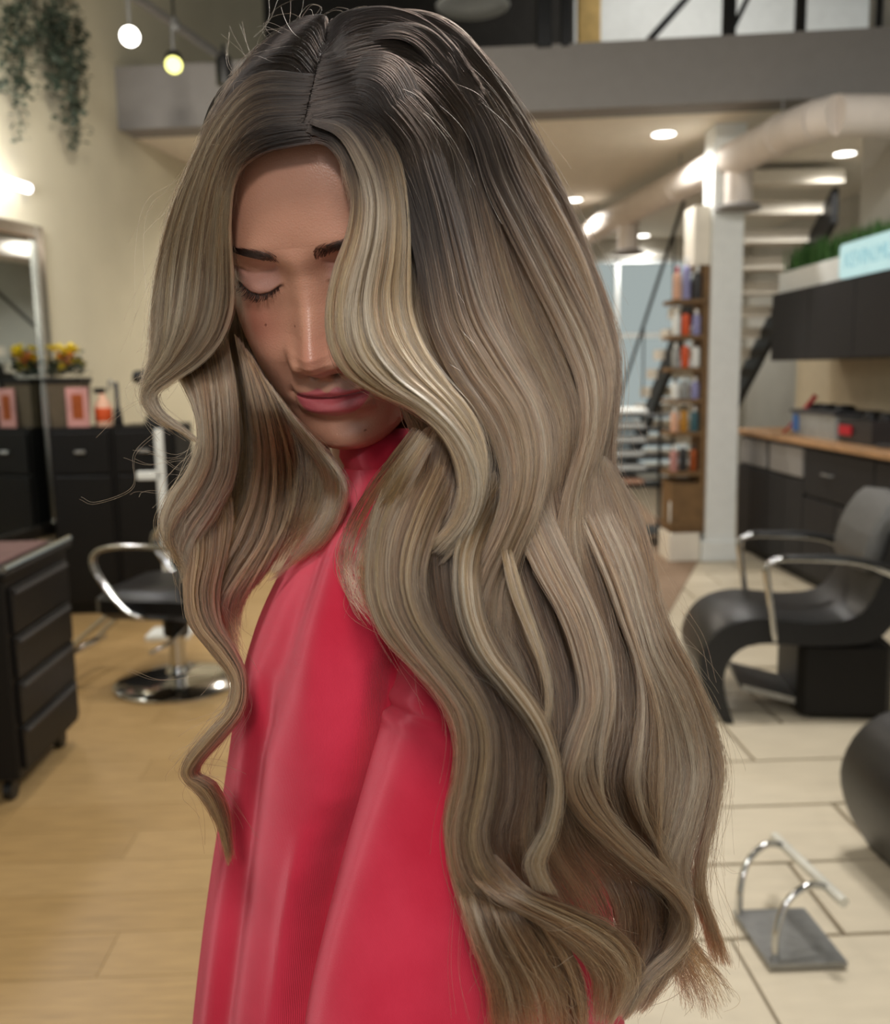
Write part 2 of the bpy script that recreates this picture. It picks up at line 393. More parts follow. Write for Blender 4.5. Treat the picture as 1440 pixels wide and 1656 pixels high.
a_, b_ = PY(936, 62, 8.8), PY(972, 62, 8.8)
tag(MB().box((a_[0], 8.8, fz1 - 0.2), (b_[0], 8.9, 5.3), 0.005).build('wall_panel', M['panel']), 'yellow upright panel on the mezzanine next to dark posts', 'panel')
pl = W(765, 9, 7.0)
t = thing('pendant_lamp', tuple(pl), 'pale shallow pendant lamp over the crown of the head', 'lamp')
MB().lathe([(0.05, 0.09), (0.16, 0.05), (0.28, 0.0), (0.27, -0.012), (0.15, 0.03)], pl, 28).build('shade', M['white'], t, True)
MB().tube([pl + [0, 0, 0.08], [pl[0], pl[1], 5.3]], 0.006, 6).build('cord', M['blackmetal'], t)

# ------------------------------------------------------------------ duct
zc = 2.95
pts = [PZ(925, 392, zc), PZ(1015, 343, zc), PZ(1100, 300, zc), PZ(1190, 255, zc), PZ(1265, 218, zc)]
r_d = 0.122
t = thing('air_duct', tuple(pts[3]), 'large white round air duct bending along the lower ceiling', 'duct')
far = pts[0] + (pts[0] - pts[1]) * 0.8
MB().tube([far] + pts, r_d, 24).build('duct_run', M['duct'], t, 'auto')
e0 = pts[-1]; e3 = PZ(1352, 188, zc); e4 = e3 + np.array([2.4, 0.12, 0])
dv = (pts[-1] - pts[-2]); dv /= np.linalg.norm(dv); hv = (e4 - e3) / np.linalg.norm(e4 - e3)
cpt = e0 + dv * 0.30; prev = e0
bend = [e0]
for f in (0.33, 0.66, 1.0):
    bend.append((1-f)**2 * e0 + 2*f*(1-f) * cpt + f*f * e3)
for i in range(3):
    MB().tube([bend[i], bend[i+1] + (bend[i+1]-bend[i]) * 0.08], r_d + 0.003 * (i % 2), 24).build('elbow_section', M['duct'], t, 'auto')
MB().tube([e3, e4], r_d + 0.002, 24).build('duct_run', M['duct'], t, 'auto')
for q in (pts[0] + (pts[1]-pts[0]) * 0.5, pts[2], e0):
    MB().tube([q - dv * 0.012, q + dv * 0.012], r_d + 0.006, 24).build('collar_band', M['duct'], t, 'auto')
    MB().tube([q + [0, 0, r_d], [q[0], q[1], 3.2]], 0.006, 6).build('hanger_rod', M['steel'], t)
for px, py in ((1196, 255), (1017, 345)):
    c = PZ(px, py, zc); L = 0.34 if px > 1100 else 0.36
    ob = MB().tube([c, c - [0, 0, L]], 0.10, 20).build('drop_duct', M['duct'], t, 'auto')
    MB().lathe([(0.10, -L + 0.02), (0.16, -L), (0.16, -L - 0.02), (0.11, -L - 0.03)], c, 22).build('diffuser', M['fascia'], ob, 'auto')

# ------------------------------------------------------------------ staircase behind the column
S0, S1 = np.array([3.25, 12.2, 0.12]), np.array([3.25, 8.25, 3.02])
t = thing('staircase', (S0[0], S0[1], 0), 'open staircase with pale treads and black stringers behind the column', 'staircase')
run = (S1 - S0) * [1, 1, 0]; run /= np.linalg.norm(run); sidev = np.array([run[1], -run[0], 0]) * -1
NS = 15; hw = 0.52
tread = None
for i in range(NS):
    c = S0 + (S1 - S0) * i / (NS - 1)
    MB().obox(c - sidev * hw - run * 0.15, sidev * 2 * hw, run * 0.27, [0, 0, 0.11]).build('tread', M['ceil'], t)
for s_ in (-1, 1):
    a = S0 + sidev * s_ * (hw - 0.05); b = S1 + sidev * s_ * (hw - 0.05)
    MB().obox(a + [0, 0, -0.32], (b - a), sidev * 0.06, [0, 0, 0.30]).build('stringer', M['blackmetal'], t)
a, b = S0 - sidev * hw * -1, S1
for s_ in (1,):
    sd = sidev if (sidev[0] < 0) else -sidev
    q0 = S0 + sd * hw + [0, 0, 0.85]; q1 = S1 + sd * hw + [0, 0, 0.85]
    MB().tube([q0, q1], 0.02, 8).build('handrail', M['blackmetal'], t)
    for f in (0.05, 0.35, 0.65, 0.95):
        q = q0 + (q1 - q0) * f; MB().tube([q, q - [0, 0, 0.85]], 0.01, 6).build('baluster', M['blackmetal'], t)

# magazine rack of stacked white towels left of the shelf tower
tk = PZ(1062, 800, 0.1); base = np.array([1.9, 7.6, 0])
rk = thing('towel_rack', (1.98, 7.75, 0), 'dark open rack holding layers of folded pale towels by the column', 'rack')
for x in (1.62, 2.16):
    for y in (7.55, 7.95):
        MB().box((x - 0.012, y - 0.012, 0.0), (x + 0.012, y + 0.012, 1.16)).build('upright', M['blackmetal'], rk)
for i in range(6):
    z = 0.50 + i * 0.115
    MB().box((1.6, 7.53, z), (2.18, 7.97, z + 0.012)).build('shelf', M['blackmetal'], rk)
    if i < 6:
        tw_ = MB().box((1.645, 7.575, z + 0.014), (1.94 + 0.02 * (i % 2), 7.925, z + 0.075), 0.018).build('folded_towel', M['peach'] if i == 0 else M['white'], None, 'auto')
        tag(tw_, ['folded peach towel on the lowest shelf of the dark rack', 'folded white towel on the second shelf up of the dark rack', 'folded white towel on the third shelf up of the dark rack',
                  'folded white towel on the fourth shelf up of the dark rack', 'folded white towel on the fifth shelf up of the dark rack', 'folded white towel on the top shelf of the dark rack'][i], 'towel', 'towels on the dark rack')
MB().box((1.6, 7.53, 0.1), (2.18, 7.97, 0.115)).build('shelf', M['blackmetal'], rk)

# ------------------------------------------------------------------ product shelf tower beside the column
sh = thing('shelf_tower', (2.08, 7.05, 0.22), 'narrow brown wooden shelf tower attached to the white column', 'shelf')
MB().box((2.2, 6.93, 0.22), (2.235, 7.2, PY(1130, 430, 6.95)[2])).build('side_panel', M['shelfwood'], sh)
MB().box((1.98, 7.17, 0.22), (2.2, 7.2, 0.62)).build('back_panel', M['shelfwood'], sh)
MB().box((1.98, 6.93, 0.22), (2.2, 7.17, 0.6)).build('base_cabinet', M['shelfwood'], sh)
MB().box((2.12, 6.95, PY(1130, 428, 6.95)[2]), (2.235, 7.2, PY(1130, 332, 6.95)[2])).build('header_panel', M['ceil'], sh)
zs = []
for py in (845, 762, 698, 645, 594, 542, 484):
    z = PY(1120, py, 6.95)[2]; zs.append(z)
    MB().box((1.96, 6.91, z - 0.03), (2.2, 7.19, z)).build('shelf_board', M['shelfwood'], sh)
prof = [(0.0, 0), (0.9, 0.0), (1.0, 0.04), (1.0, 0.68), (0.85, 0.76), (0.4, 0.80), (0.4, 1.0)]
def bottle(x, y, z, r, h, m_, cm, lab, grp='hair products on the shelf tower', flat=False):
    t = thing('bottle', (x, y, z), lab, 'bottle', grp)
    local(t, MB().lathe([(max(a, 0.05) * r, b * h) for a, b in prof[1:-1]], (0, 0, 0), 14), 'bottle_body', m_, smooth='auto')
    local(t, MB().lathe([(0.42 * r, 0.80 * h), (0.45 * r, 0.82 * h), (0.45 * r, 0.98 * h), (0.3 * r, h)], (0, 0, 0), 12), 'cap', cm, smooth='auto')
names = ['lowest', 'second', 'third', 'fourth', 'fifth', 'sixth', 'topmost']
rows = [[('white', 'pale white'), ('amber', 'dark amber'), ('white', 'white')], [('pink', 'pink'), ('darkplastic', 'black'), ('copper', 'copper')],
        [('peach', 'peach'), ('amber', 'amber'), ('teal', 'dark teal')], [('white', 'white'), ('cleargrey', 'grey'), ('lilac', 'lilac')],
        [('cleargrey', 'grey'), ('orange', 'bright orange'), ('white', 'white')], [('white', 'white'), ('orange', 'orange'), ('lilac', 'lilac')], [('peach', 'peach'), ('lilac', 'tall lilac'), ('darkplastic', 'black')]]
for i, row in enumerate(rows):
    for j, (mk, nm) in enumerate(row):
        hgt = [0.24, 0.22, 0.2, 0.17, 0.2, 0.2, 0.26][i] * [0.92, 1.0, 0.95][j]
        if i == 6 and j == 1: hgt = 0.31
        bottle(2.005 + 0.075 * j, 6.97 + 0.02 * (j % 2), zs[i], 0.031, hgt, M[mk], M['white'] if (j + i) % 3 else M['red' if mk == 'peach' else 'darkplastic'],
               f'{nm} bottle on the {names[i]} board of the brown shelf tower, ' + ['left', 'middle', 'right'][j] + ' of its three')

# ------------------------------------------------------------------ right wall: counter, cabinets, planter, sign
cu = []
yy = [4.2, 5.15, 6.1, 6.75, 7.35]
for i in range(4):
    y0, y1 = yy[i], yy[i+1]
    cb = thing('base_cabinet', (2.95, (y0 + y1) / 2, 0), ['dark base cabinet under the counter, behind the nearer black chair back', 'dark base cabinet with a small metal handle under the clear bin', 'dark base cabinet with a grey bin drawer, second from the column', 'dark base cabinet with a grey bin drawer next to the column'][i], 'cabinet', 'base cabinets under the wooden counter')
    MB().box((2.66, y0, 0.08), (3.22, y1, 0.94)).build('body', M['cab'], cb)
    MB().box((2.70, y0, 0.0), (3.22, y1, 0.08)).build('kick_board', M['black'], cb)
    if i < 2:
        dr = MB().box((2.635, y0 + 0.008, 0.62), (2.66, y1 - 0.008, 0.92), 0.004).build('drawer', M['cab'], cb)
        ym = (y0 + y1) / 2 + 0.1
        MB().tube([(2.635, ym - 0.06, 0.78), (2.615, ym - 0.06, 0.78), (2.615, ym + 0.06, 0.78), (2.635, ym + 0.06, 0.78)], 0.008, 8).build('handle', M['steel'], dr)
    else:
        MB().box((2.632, y0 + 0.03, 0.72), (2.66, y1 - 0.05, 0.915), 0.006).build('bin_drawer', M['fascia'], cb)
    zt = 0.60 if i < 2 else 0.70
    for (da, db) in ((y0 + 0.006, (y0 + y1) / 2 - 0.004), ((y0 + y1) / 2 + 0.004, y1 - 0.006)):
        MB().box((2.637, da, 0.09), (2.66, db, zt), 0.004).build('door', M['cab'], cb)
ct = MB().box((2.60, 4.2, 0.945), (3.24, 7.36, 0.985), 0.006).build('countertop', M['woodtop']); tag(ct, 'long light wood countertop on the dark base cabinets', 'countertop')
MB().box((3.235, 4.2, 0.985), (3.25, 7.7, 1.53)).build('trim_backsplash', M['splash'])
struct(bpy.data.objects['trim_backsplash'])
yu = [4.3, 5.65, 6.95]
for i in range(2):
    cb = thing('wall_cabinet', (3.0, (yu[i] + yu[i+1]) / 2, 1.5), ['dark wall cabinet below the lit sign', 'dark wall cabinet below the grass planter, next to the column'][i], 'cabinet', 'wall cabinets')
    MB().box((2.74, yu[i], 1.51), (3.25, yu[i+1], 1.99)).build('body', M['cab'], cb)
    for da, db in ((yu[i] + 0.004, (yu[i] + yu[i+1]) / 2 - 0.003), ((yu[i] + yu[i+1]) / 2 + 0.003, yu[i+1] - 0.004)):
        MB().box((2.715, da, 1.51), (2.738, db, 1.995), 0.003).build('door', M['cab'], cb)
# grass planter above the cabinets
pb = thing('grass_planter', (2.95, 6.3, 2.0), 'white ledge planter filled with green artificial grass above dark cabinets', 'planter')
MB().box((2.76, 5.3, 1.995), (3.24, 6.95, 2.15), 0.006).build('planter_box', M['white'], pb)
g = MB()
for i in range(2600):
    x, y = rnd.uniform(2.79, 3.2), rnd.uniform(5.52, 6.93); h = rnd.uniform(0.13, 0.21); a = rnd.uniform(0, 6.28); w_ = 0.007
    dx, dy_ = math.cos(a) * w_, math.sin(a) * w_; lx, ly = rnd.gauss(0, 0.02), rnd.gauss(0, 0.02)
    g.add([(x - dx, y - dy_, 2.145), (x + dx, y + dy_, 2.145), (x + lx, y + ly, 2.145 + h)], [(0, 1, 2)])
tag(g.build('grass', M['grass'], pb), kind='stuff')
# sign
s0 = PX(1357, 449, 2.70); s1 = PX(1357, 398, 2.70)
sy = s0[1]; sz = 1.998; shh = 0.205
sg = thing('lit_sign', (2.70, sy - 0.5, sz), 'pale cyan glowing sign with lettering on top of the dark wall cabinet', 'sign')
def rrect(u0, u1, v0, v1, r):
    out = []
    for cx_, cy_, a0 in ((u1 - r, v1 - r, 0), (u0 + r, v1 - r, 90), (u0 + r, v0 + r, 180), (u1 - r, v0 + r, 270)):
        for k in range(6):
            q = math.radians(a0 + 18 * k); out.append((cx_ + r * math.cos(q), cy_ + r * math.sin(q)))
    return out
pg = rrect(sy - 1.15, sy, sz, sz + shh, 0.028); n_ = len(pg)
mb = MB(); mb.add([(2.70, u, v) for u, v in pg] + [(2.74, u, v) for u, v in pg], [tuple(range(n_)), tuple(range(2*n_-1, n_-1, -1))] + [(i, n_+i, n_+(i+1) % n_, (i+1) % n_) for i in range(n_)])
mb.build('sign_face', M['sign'], sg)
tcv = bpy.data.curves.new("lettering", "FONT"); tcv.body = "KEVIN.MURPHY"; tcv.size = 0.135; tcv.extrude = 0.002
to = bpy.data.objects.new("lettering_tmp", tcv); sc.collection.objects.link(to); bpy.context.view_layer.update(); tme_ = bpy.data.meshes.new_from_object(to.evaluated_get(bpy.context.evaluated_depsgraph_get())); bpy.data.objects.remove(to); tme_.materials.clear(); tme_.materials.append(M["signtext"]); to = bpy.data.objects.new("lettering", tme_); sc.collection.objects.link(to); to.parent = sg; to.matrix_parent_inverse = sg.matrix_world.inverted()
to.location = (2.697, sy - 0.07, sz + 0.055); to.rotation_euler = (math.radians(90), 0, math.radians(-90)); to.scale = (0.98, 1, 1)

# objects on the counter
zc_ = 0.985
bn = thing('storage_bin', (2.86, 6.2, zc_), 'clear plastic storage bin with dark lid and blue end on the counter', 'bin')
def tub(x0, x1, y0, y1, z0, h, m_, parent, nm):
    mb = MB(); i = 0.015; t_ = 0.004
    q = [(x0+i, y0+i), (x1-i, y0+i), (x1-i, y1-i), (x0+i, y1-i)]; Q = [(x0, y0), (x1, y0), (x1, y1), (x0, y1)]
    q2 = [(x0+i+t_, y0+i+t_), (x1-i-t_, y0+i+t_), (x1-i-t_, y1-i-t_), (x0+i+t_, y1-i-t_)]; Q2 = [(x0+t_, y0+t_), (x1-t_, y0+t_), (x1-t_, y1-t_), (x0+t_, y1-t_)]
    vs = [(a, b, z0) for a, b in q] + [(a, b, z0+h) for a, b in Q] + [(a, b, z0+h) for a, b in Q2] + [(a, b, z0+t_) for a, b in q2]
    fs = [(3, 2, 1, 0), (12, 13, 14, 15)]
    for b in (0, 4, 8): fs += [(b+k, b+(k+1) % 4, b+4+(k+1) % 4, b+4+k) for k in range(4)]
    return mb.add(vs, fs).build(nm, m_, parent)
tub(2.72, 3.02, 5.86, 6.52, zc_, 0.16, M['cleargrey'], bn, 'tub')
MB().box((2.705, 5.84, zc_ + 0.16), (3.035, 6.54, zc_ + 0.185), 0.006).build('lid', M['darkplastic'], bn)
MB().box((2.714, 6.42, zc_ + 0.03), (2.724, 6.5, zc_ + 0.15)).build('blue_label', M['blue'], bn)
for i, y in enumerate((6.02, 6.24, 6.4)):
    q = MB().lathe([(0.06, 0), (0.075, 0.012), (0.05, 0.035), (0.015, 0.04)], (2.86, y, zc_ + 0.185), 14).build('brush_head', M['black'], None, 'auto')
    tag(q, ['black rounded tool on the bin lid, nearest to the dark caddy', 'black rounded tool in the middle of the bin lid', 'black rounded tool on the bin lid above the blue label'][i], 'tool', 'tools on the bin lid')
cd = thing('caddy', (2.85, 5.55, zc_), 'dark grey plastic caddy with a red patch on the counter', 'caddy')
tub(2.72, 3.0, 5.38, 5.80, zc_, 0.15, M['darkplastic'], cd, 'tub')
MB().box((2.712, 5.62, zc_ + 0.05), (2.72, 5.78, zc_ + 0.11)).build('red_label', M['red'], cd)
for i, y in enumerate((5.47, 5.66)):
    q = MB().lathe([(0.05, 0), (0.055, 0.15), (0.03, 0.185), (0.01, 0.19)], (2.86, y, zc_ + 0.005), 12).build('jar', M['black'], None, 'auto')
    tag(q, ['black topped jar inside the dark caddy, nearer the red container', 'black topped jar inside the dark caddy, above the red patch'][i], 'jar', 'jars in the caddy')
rt = thing('red_scraper', (2.78, 6.72, zc_), 'slim red handled tool leaning on the backsplash beside the clear bin', 'tool')
MB().tube([(2.74, 6.72, zc_), (2.83, 6.66, zc_ + 0.13)], 0.008, 8).build('shaft', M['red'], rt)
MB().tube([(2.83, 6.66, zc_ + 0.13), (2.92, 6.60, zc_ + 0.27)], [0.012, 0.02], 8).build('handle', M['red'], rt)
rc = thing('red_container', (2.80, 4.98, zc_), 'tall red plastic container standing at the counter end', 'container')
MB().lathe([(0.085, 0), (0.09, 0.01), (0.065, 0.30), (0.06, 0.31)], (2.80, 4.96, zc_), 20).build('container_body', M['red'], rc, 'auto')
MB().lathe([(0.03, 0.31), (0.03, 0.35), (0.02, 0.36)], (2.80, 4.96, zc_), 14).build('cap', M['red'], rc, 'auto')
tag(MB().tube([(2.72, 5.30, zc_ + 0.012), (2.78, 5.14, zc_ + 0.015), (2.9, 5.1, zc_ + 0.013)], [0.012, 0.014, 0.008], 8).build('comb', M['darkplastic']), 'dark slim comb lying on the counter beside the red container', 'comb')

# ------------------------------------------------------------------ black lounge chairs with chrome arms (right)
def crv(pts, n=24):
    P = np.array(pts, float); t_ = np.r_[0, np.cumsum(np.linalg.norm(np.diff(P, axis=0), axis=1))]
    P = np.vstack([2 * P[0] - P[1], P, 2 * P[-1] - P[-2]]); out = []
    for s in np.linspace(0, t_[-1], n):
        i = min(np.searchsorted(t_, s, 'right') - 1, len(t_) - 2); f = (s - t_[i]) / (t_[i+1] - t_[i])
        a, b, c, d = P[i:i+4]
        out.append(0.5 * ((2*b) + (-a + c) * f + (2*a - 5*b + 4*c - d) * f*f + (-a + 3*b - 3*c + d) * f**3))
    return np.array(out)
def lounge_chair(lab):
    t = thing('lounge_chair', (0, 0, 0), lab, 'chair', 'black lounge chairs')
    hw = 0.27
    # outer/inner outline of the C shaped shell in the (forward, up) plane; forward is +x
    out = crv([(-0.30, 0.80), (-0.25, 0.60), (-0.17, 0.47), (0.0, 0.44), (0.22, 0.455), (0.37, 0.40), (0.44, 0.27), (0.41, 0.13), (0.33, 0.0)], 36)
    inn = crv([(-0.42, 0.79), (-0.37, 0.56), (-0.28, 0.37), (-0.05, 0.33), (0.18, 0.34), (0.28, 0.30), (0.325, 0.21), (0.32, 0.11), (0.285, 0.0)], 36)
    mb = MB(); nn = len(out); rows_ = []
    for y, sx in ((-hw, 0.86), (-hw + 0.03, 1.0), (hw - 0.03, 1.0), (hw, 0.86)):
        mid_ = (out + inn) / 2; o_ = mid_ + (out - mid_) * sx; i_ = mid_ + (inn - mid_) * sx
        rows_.append([(p[0], y, max(p[1], 0)) for p in o_] + [(p[0], y, max(p[1], 0)) for p in i_[::-1]])
    L = 2 * nn; mb.v = [q for r in rows_ for q in r]
    mb.f = [(i*L+j, i*L+(j+1) % L, (i+1)*L+(j+1) % L, (i+1)*L+j) for i in range(3) for j in range(L)]
    for b_, fl_ in ((0, 1), (3*L, 0)):
        for j in range(nn - 1):
            q = (b_+j, b_+j+1, b_+L-2-j, b_+L-1-j); mb.f.append(q[::-1] if fl_ else q)
    local(t, mb, 'shell', M['leather'], smooth='auto')
    hd = MB(); rows_ = []
    for y, f in ((-0.22, 0.55), (-0.2, 0.9), (0, 1.0), (0.2, 0.9), (0.22, 0.55)):
        rows_.append([(-0.29 + 0.065 * f * math.cos(a) - 0.06 * math.sin(a) * f, y, 0.78 + 0.17 * f * math.sin(a)) for a in np.linspace(0, 2 * math.pi, 15)])
    hd.grid(rows_); hd.f += [tuple(range(14, -1, -1)), tuple(range(60, 75))]
    local(t, hd, 'head_cushion', M['cushion'], smooth='auto')
    local(t, MB().box((-0.36, -0.2, 0.0), (0.02, 0.2, 0.34), 0.03), 'base_block', M['black'])
    local(t, MB().obox((0.0, -0.16, 0.05), (0.24, 0, 0.06), (0, 0.32, 0), (0, 0, 0.025)), 'foot_plate', M['steel'])
    for s in (-1, 1):
        y = s * (hw + 0.015)
        a = local(t, MB().tube(crv([(0.14, y, 0.36), (0.16, y, 0.5), (0.185, y, 0.66), (0.17, y, 0.685), (0.10, y, 0.70), (-0.15, y, 0.69), (-0.26, y, 0.655), (-0.33, y * 0.96, 0.62)], 26), 0.0135, 10), 'armrest', M['chrome'], smooth=True)
        pad = MB(); pad.tube(crv([(0.13, y, 0.705), (-0.1, y, 0.706), (-0.30, y, 0.668)], 10), 0.02, 10, flat=0.6)
        local(t, pad, 'arm_pad', M['leather'], a, True)
    return t
lc = lounge_chair('whole black leather lounge chair with chrome arms facing the hair, beside the dark cabinets')
lc.location = (1.64, 3.84, 0); lc.rotation_euler = (0, 0, math.radians(180 - 9))
l2 = copy_tree(lc); l2['label'] = 'nearer black lounge chair cut off by the picture edge, only its rounded seat front visible'
l2.location = (1.72, 2.36, 0); l2.rotation_euler = (0, 0, math.radians(180 + 4))

# chrome footrest standing on the tiles
f0, f1, f2 = PZ(1245, 1560, 0.02), PZ(1372, 1556, 0.02), PZ(1193, 1482, 0.02)
ft = thing('footrest', tuple((f1 + f2) / 2 * [1, 1, 0]), 'chrome footrest with a bar on two curved tubes, standing on the tiles', 'footrest')
ux, uy = f1 - f0, f2 - f0
uy = uy * 1.15
MB().obox(f0 - [0, 0, 0.012], ux, uy, [0, 0, 0.012]).build('foot_plate', M['steel'], ft)
MB().obox(f0 - [0, 0, 0.02] + ux * 0.1 + uy * 0.1, ux * 0.8, uy * 0.8, [0, 0, 0.009]).build('rubber_pad', M['black'], ft)
zb_ = 0.17
ba, bb = PZ(1253, 1353, zb_), PZ(1366, 1460, zb_)
MB().tube([ba, bb], 0.0135, 12).build('foot_bar', M['satin'], ft, 'auto')
for fpt, g0 in ((0.16, PZ(1196, 1478, 0.02)), (0.80, PZ(1254, 1548, 0.02))):
    e = ba + (bb - ba) * fpt
    g0 = np.array([g0[0], g0[1], 0.014]); h_ = e - g0
    MB().tube(crv([g0, g0 + [h_[0] * 0.02, h_[1] * 0.1, 0.07], g0 + [h_[0] * 0.22, h_[1] * 0.5, 0.135], g0 + [h_[0] * 0.62, h_[1] * 0.8, 0.17], e], 20), 0.009, 10).build('curved_tube', M['chrome'], ft, 'auto')

# ------------------------------------------------------------------ left bay: trolley, styling chair, cabinets, things on top
tt = thing('trolley', (-1.68, 3.38, 0), 'dark wheeled salon trolley with drawers at the picture corner by the mirror', 'trolley')
MB().box((-2.1, 3.08, 0.09), (-1.37, 3.66, 0.80), 0.006).build('body', M['black'], tt)
for i, (z0, z1) in enumerate(((0.12, 0.27), (0.28, 0.43), (0.44, 0.59), (0.60, 0.76))):
    dr = MB().box((-1.372, 3.11, z0), (-1.355, 3.63, z1), 0.004).build('drawer', M['black'], tt)
    MB().box((-1.357, 3.13, z1 - 0.025), (-1.346, 3.61, z1 - 0.012), 0.003).build('handle', M['darkplastic'], dr)
MB().box((-2.12, 3.06, 0.80), (-1.35, 3.68, 0.825), 0.006).build('top', M['black'], tt)
for s in ((-1.36, 3.07), (-2.1, 3.07)):
    MB().tube([(s[0], 3.07, 0.835), (s[0], 3.68, 0.835)], 0.011, 8).build('rim', M['chrome'], tt)
for x in (-2.03, -1.43):
    for y in (3.14, 3.6):
        w_ = MB().tube([(x - 0.015, y, 0.035), (x + 0.015, y, 0.035)], 0.035, 14).build('caster', M['blackmetal'], tt, 'auto')
        MB().tube([(x, y, 0.05), (x, y, 0.095)], 0.01, 6).build('caster_stem', M['steel'], w_)
tag(MB().box((-2.08, 3.12, 0.826), (-1.42, 3.62, 0.838), 0.004).build('towel', M['mauve']), 'dull mauve cloth laid flat on top of the dark trolley', 'cloth')

def styling_chair():
    t = thing('styling_chair', (-1.14, 4.36, 0), 'black salon styling chair with chrome arms on a round chrome base', 'chair', rz=math.radians(180 - 12))
    local(t, MB().lathe([(0.30, 0.0), (0.305, 0.012), (0.29, 0.022), (0.18, 0.04), (0.06, 0.06), (0.045, 0.09)], (0, 0, 0), 36), 'base', M['chrome'], smooth='auto')
    local(t, MB().lathe([(0.04, 0.05), (0.04, 0.30), (0.03, 0.30), (0.03, 0.38)], (0, 0, 0), 18), 'column_tube', M['chrome'], smooth='auto')
    local(t, MB().lathe([(0.055, 0.24), (0.06, 0.25), (0.06, 0.33), (0.05, 0.34)], (0, 0, 0), 18), 'pump_cover', M['black'], smooth='auto')
    local(t, MB().box((-0.24, -0.26, 0.37), (0.27, 0.26, 0.50), 0.035), 'seat', M['leather'], smooth='auto')
    local(t, MB().obox((-0.24, -0.25, 0.46), (-0.10, 0, 0.45), (0, 0.5, 0), (0.09, 0, 0.02)), 'backrest', M['leather'])
    for s in (-1, 1):
        y = 0.285 * s
        local(t, MB().tube(crv([(-0.26, y, 0.70), (-0.05, y, 0.72), (0.16, y, 0.715), (0.235, y, 0.67), (0.21, y, 0.58), (0.10, y, 0.44), (0.02, y * 0.9, 0.39)], 26), 0.022, 10, flat=0.55), 'armrest', M['chrome'], smooth=True)
    fr = local(t, MB().tube(crv([(0.22, -0.14, 0.40), (0.42, -0.14, 0.24), (0.50, -0.14, 0.16)], 10), 0.014, 8), 'footrest', M['chrome'], smooth=True)
    local(t, MB().tube(crv([(0.22, 0.14, 0.40), (0.42, 0.14, 0.24), (0.50, 0.14, 0.16)], 10), 0.014, 8), 'footrest_arm', M['chrome'], fr, True)
    local(t, MB().tube([(0.50, -0.2, 0.16), (0.50, 0.2, 0.16)], 0.018, 8), 'foot_bar', M['chrome'], fr, True)
    local(t, MB().tube([(-0.05, 0, 0.28), (-0.05, 0.16, 0.25), (-0.02, 0.30, 0.24)], 0.01, 8), 'pump_lever', M['chrome'], smooth=True)
    return t
styling_chair()

# dark station cabinets against the left wall
cy = 5.75
A0 = PY(78, 692, cy); A1 = PY(285, 692, cy)
ctop = A0[2]
wdt = (A1[0] - A0[0]) / 2
for i in range(2):
    x0 = A0[0] + i * wdt; x1 = x0 + wdt - 0.006
    cb = thing('station_cabinet', ((x0 + x1) / 2, cy + 0.12, 0), ['black station cabinet with door and knob next to the tall mirror', 'black station cabinet half hidden behind the styling chair and hair'][i], 'cabinet', 'black station cabinets')
    MB().box((x0, cy, 0.06), (x1, cy + 0.26 if i == 0 else cy + 0.42, ctop)).build('body', M['black'], cb)
    MB().box((x0, cy + 0.03, 0.0), (x1, cy + 0.26, 0.06)).build('kick_board', M['black'], cb)
    dw = MB().box((x0 + 0.02, cy - 0.018, ctop - 0.28), (x1 - 0.02, cy, ctop - 0.03), 0.004).build('drawer', M['black'], cb)
    MB().tube([((x0+x1)/2 - 0.03, cy - 0.03, ctop - 0.15), ((x0+x1)/2 + 0.03, cy - 0.03, ctop - 0.15)], 0.012, 8).build('knob', M['steel'], dw)
    MB().box((x0 + 0.02, cy - 0.018, 0.08), (x1 - 0.02, cy, ctop - 0.30), 0.004).build('door', M['black'], cb)
def onc(px): return PY(px, 690, cy + 0.12)[0]
# planter with yellow flowers
x = onc(114)
fp = thing('flower_pot', (x, cy + 0.13, ctop), 'dark square pot of yellow and orange flowers on the black cabinet', 'plant')
tub(x - 0.095, x + 0.115, cy + 0.02, cy + 0.2, ctop, 0.28, M['potbrown'], fp, 'pot')
MB().box((x - 0.105, cy + 0.01, ctop + 0.27), (x + 0.125, cy + 0.21, ctop + 0.30), 0.004).build('pot_rim', M['black'], fp)
fo = MB()
for i in range(120):
    c = np.array([x + rnd.uniform(-0.1, 0.11), cy + 0.11 + rnd.uniform(-0.08, 0.08), ctop + 0.31 + abs(rnd.gauss(0, 0.05))]); leaf(fo, c, 0.05, rnd.uniform(0, 6.28), rnd.uniform(0, 1))
tag(fo.build('foliage', M['green'], fp), kind='stuff')
for i in range(17):
    c = np.array([x + rnd.uniform(-0.06, 0.10), cy + 0.10 + rnd.uniform(-0.05, 0.06), ctop + 0.34 + rnd.uniform(0, 0.14)])
    fl_ = MB()
    for k in range(16):
        leaf(fl_, c, rnd.uniform(0.04, 0.06), k * 0.785 + rnd.random() * 0.3, rnd.uniform(-0.2, 1.2))
    fl_.build('flower', M['yellow'] if i % 4 else M['opetal'], fp)
x = onc(138)
bx = thing('product_box', (x, cy + 0.04, ctop), 'pink product box standing in front of the flower pot', 'box')
MB().box((x - 0.066, cy + 0.005, ctop), (x + 0.066, cy + 0.02, ctop + 0.24), 0.002).build('carton', M['pink'], bx)
MB().box((x - 0.03, cy + 0.0025, ctop + 0.05), (x + 0.035, cy + 0.005, ctop + 0.20)).build('printed_panel', M['copper'], bx)
x = onc(169)
sp = thing('spray_bottle', (x, cy + 0.12, ctop), 'clear spray bottle with orange contents next to the pink box', 'bottle')
MB().lathe([(0.05, 0), (0.052, 0.01), (0.05, 0.13), (0.018, 0.18), (0.018, 0.2)], (x, cy + 0.12, ctop), 16).build('bottle_body', M['peach'], sp, 'auto')
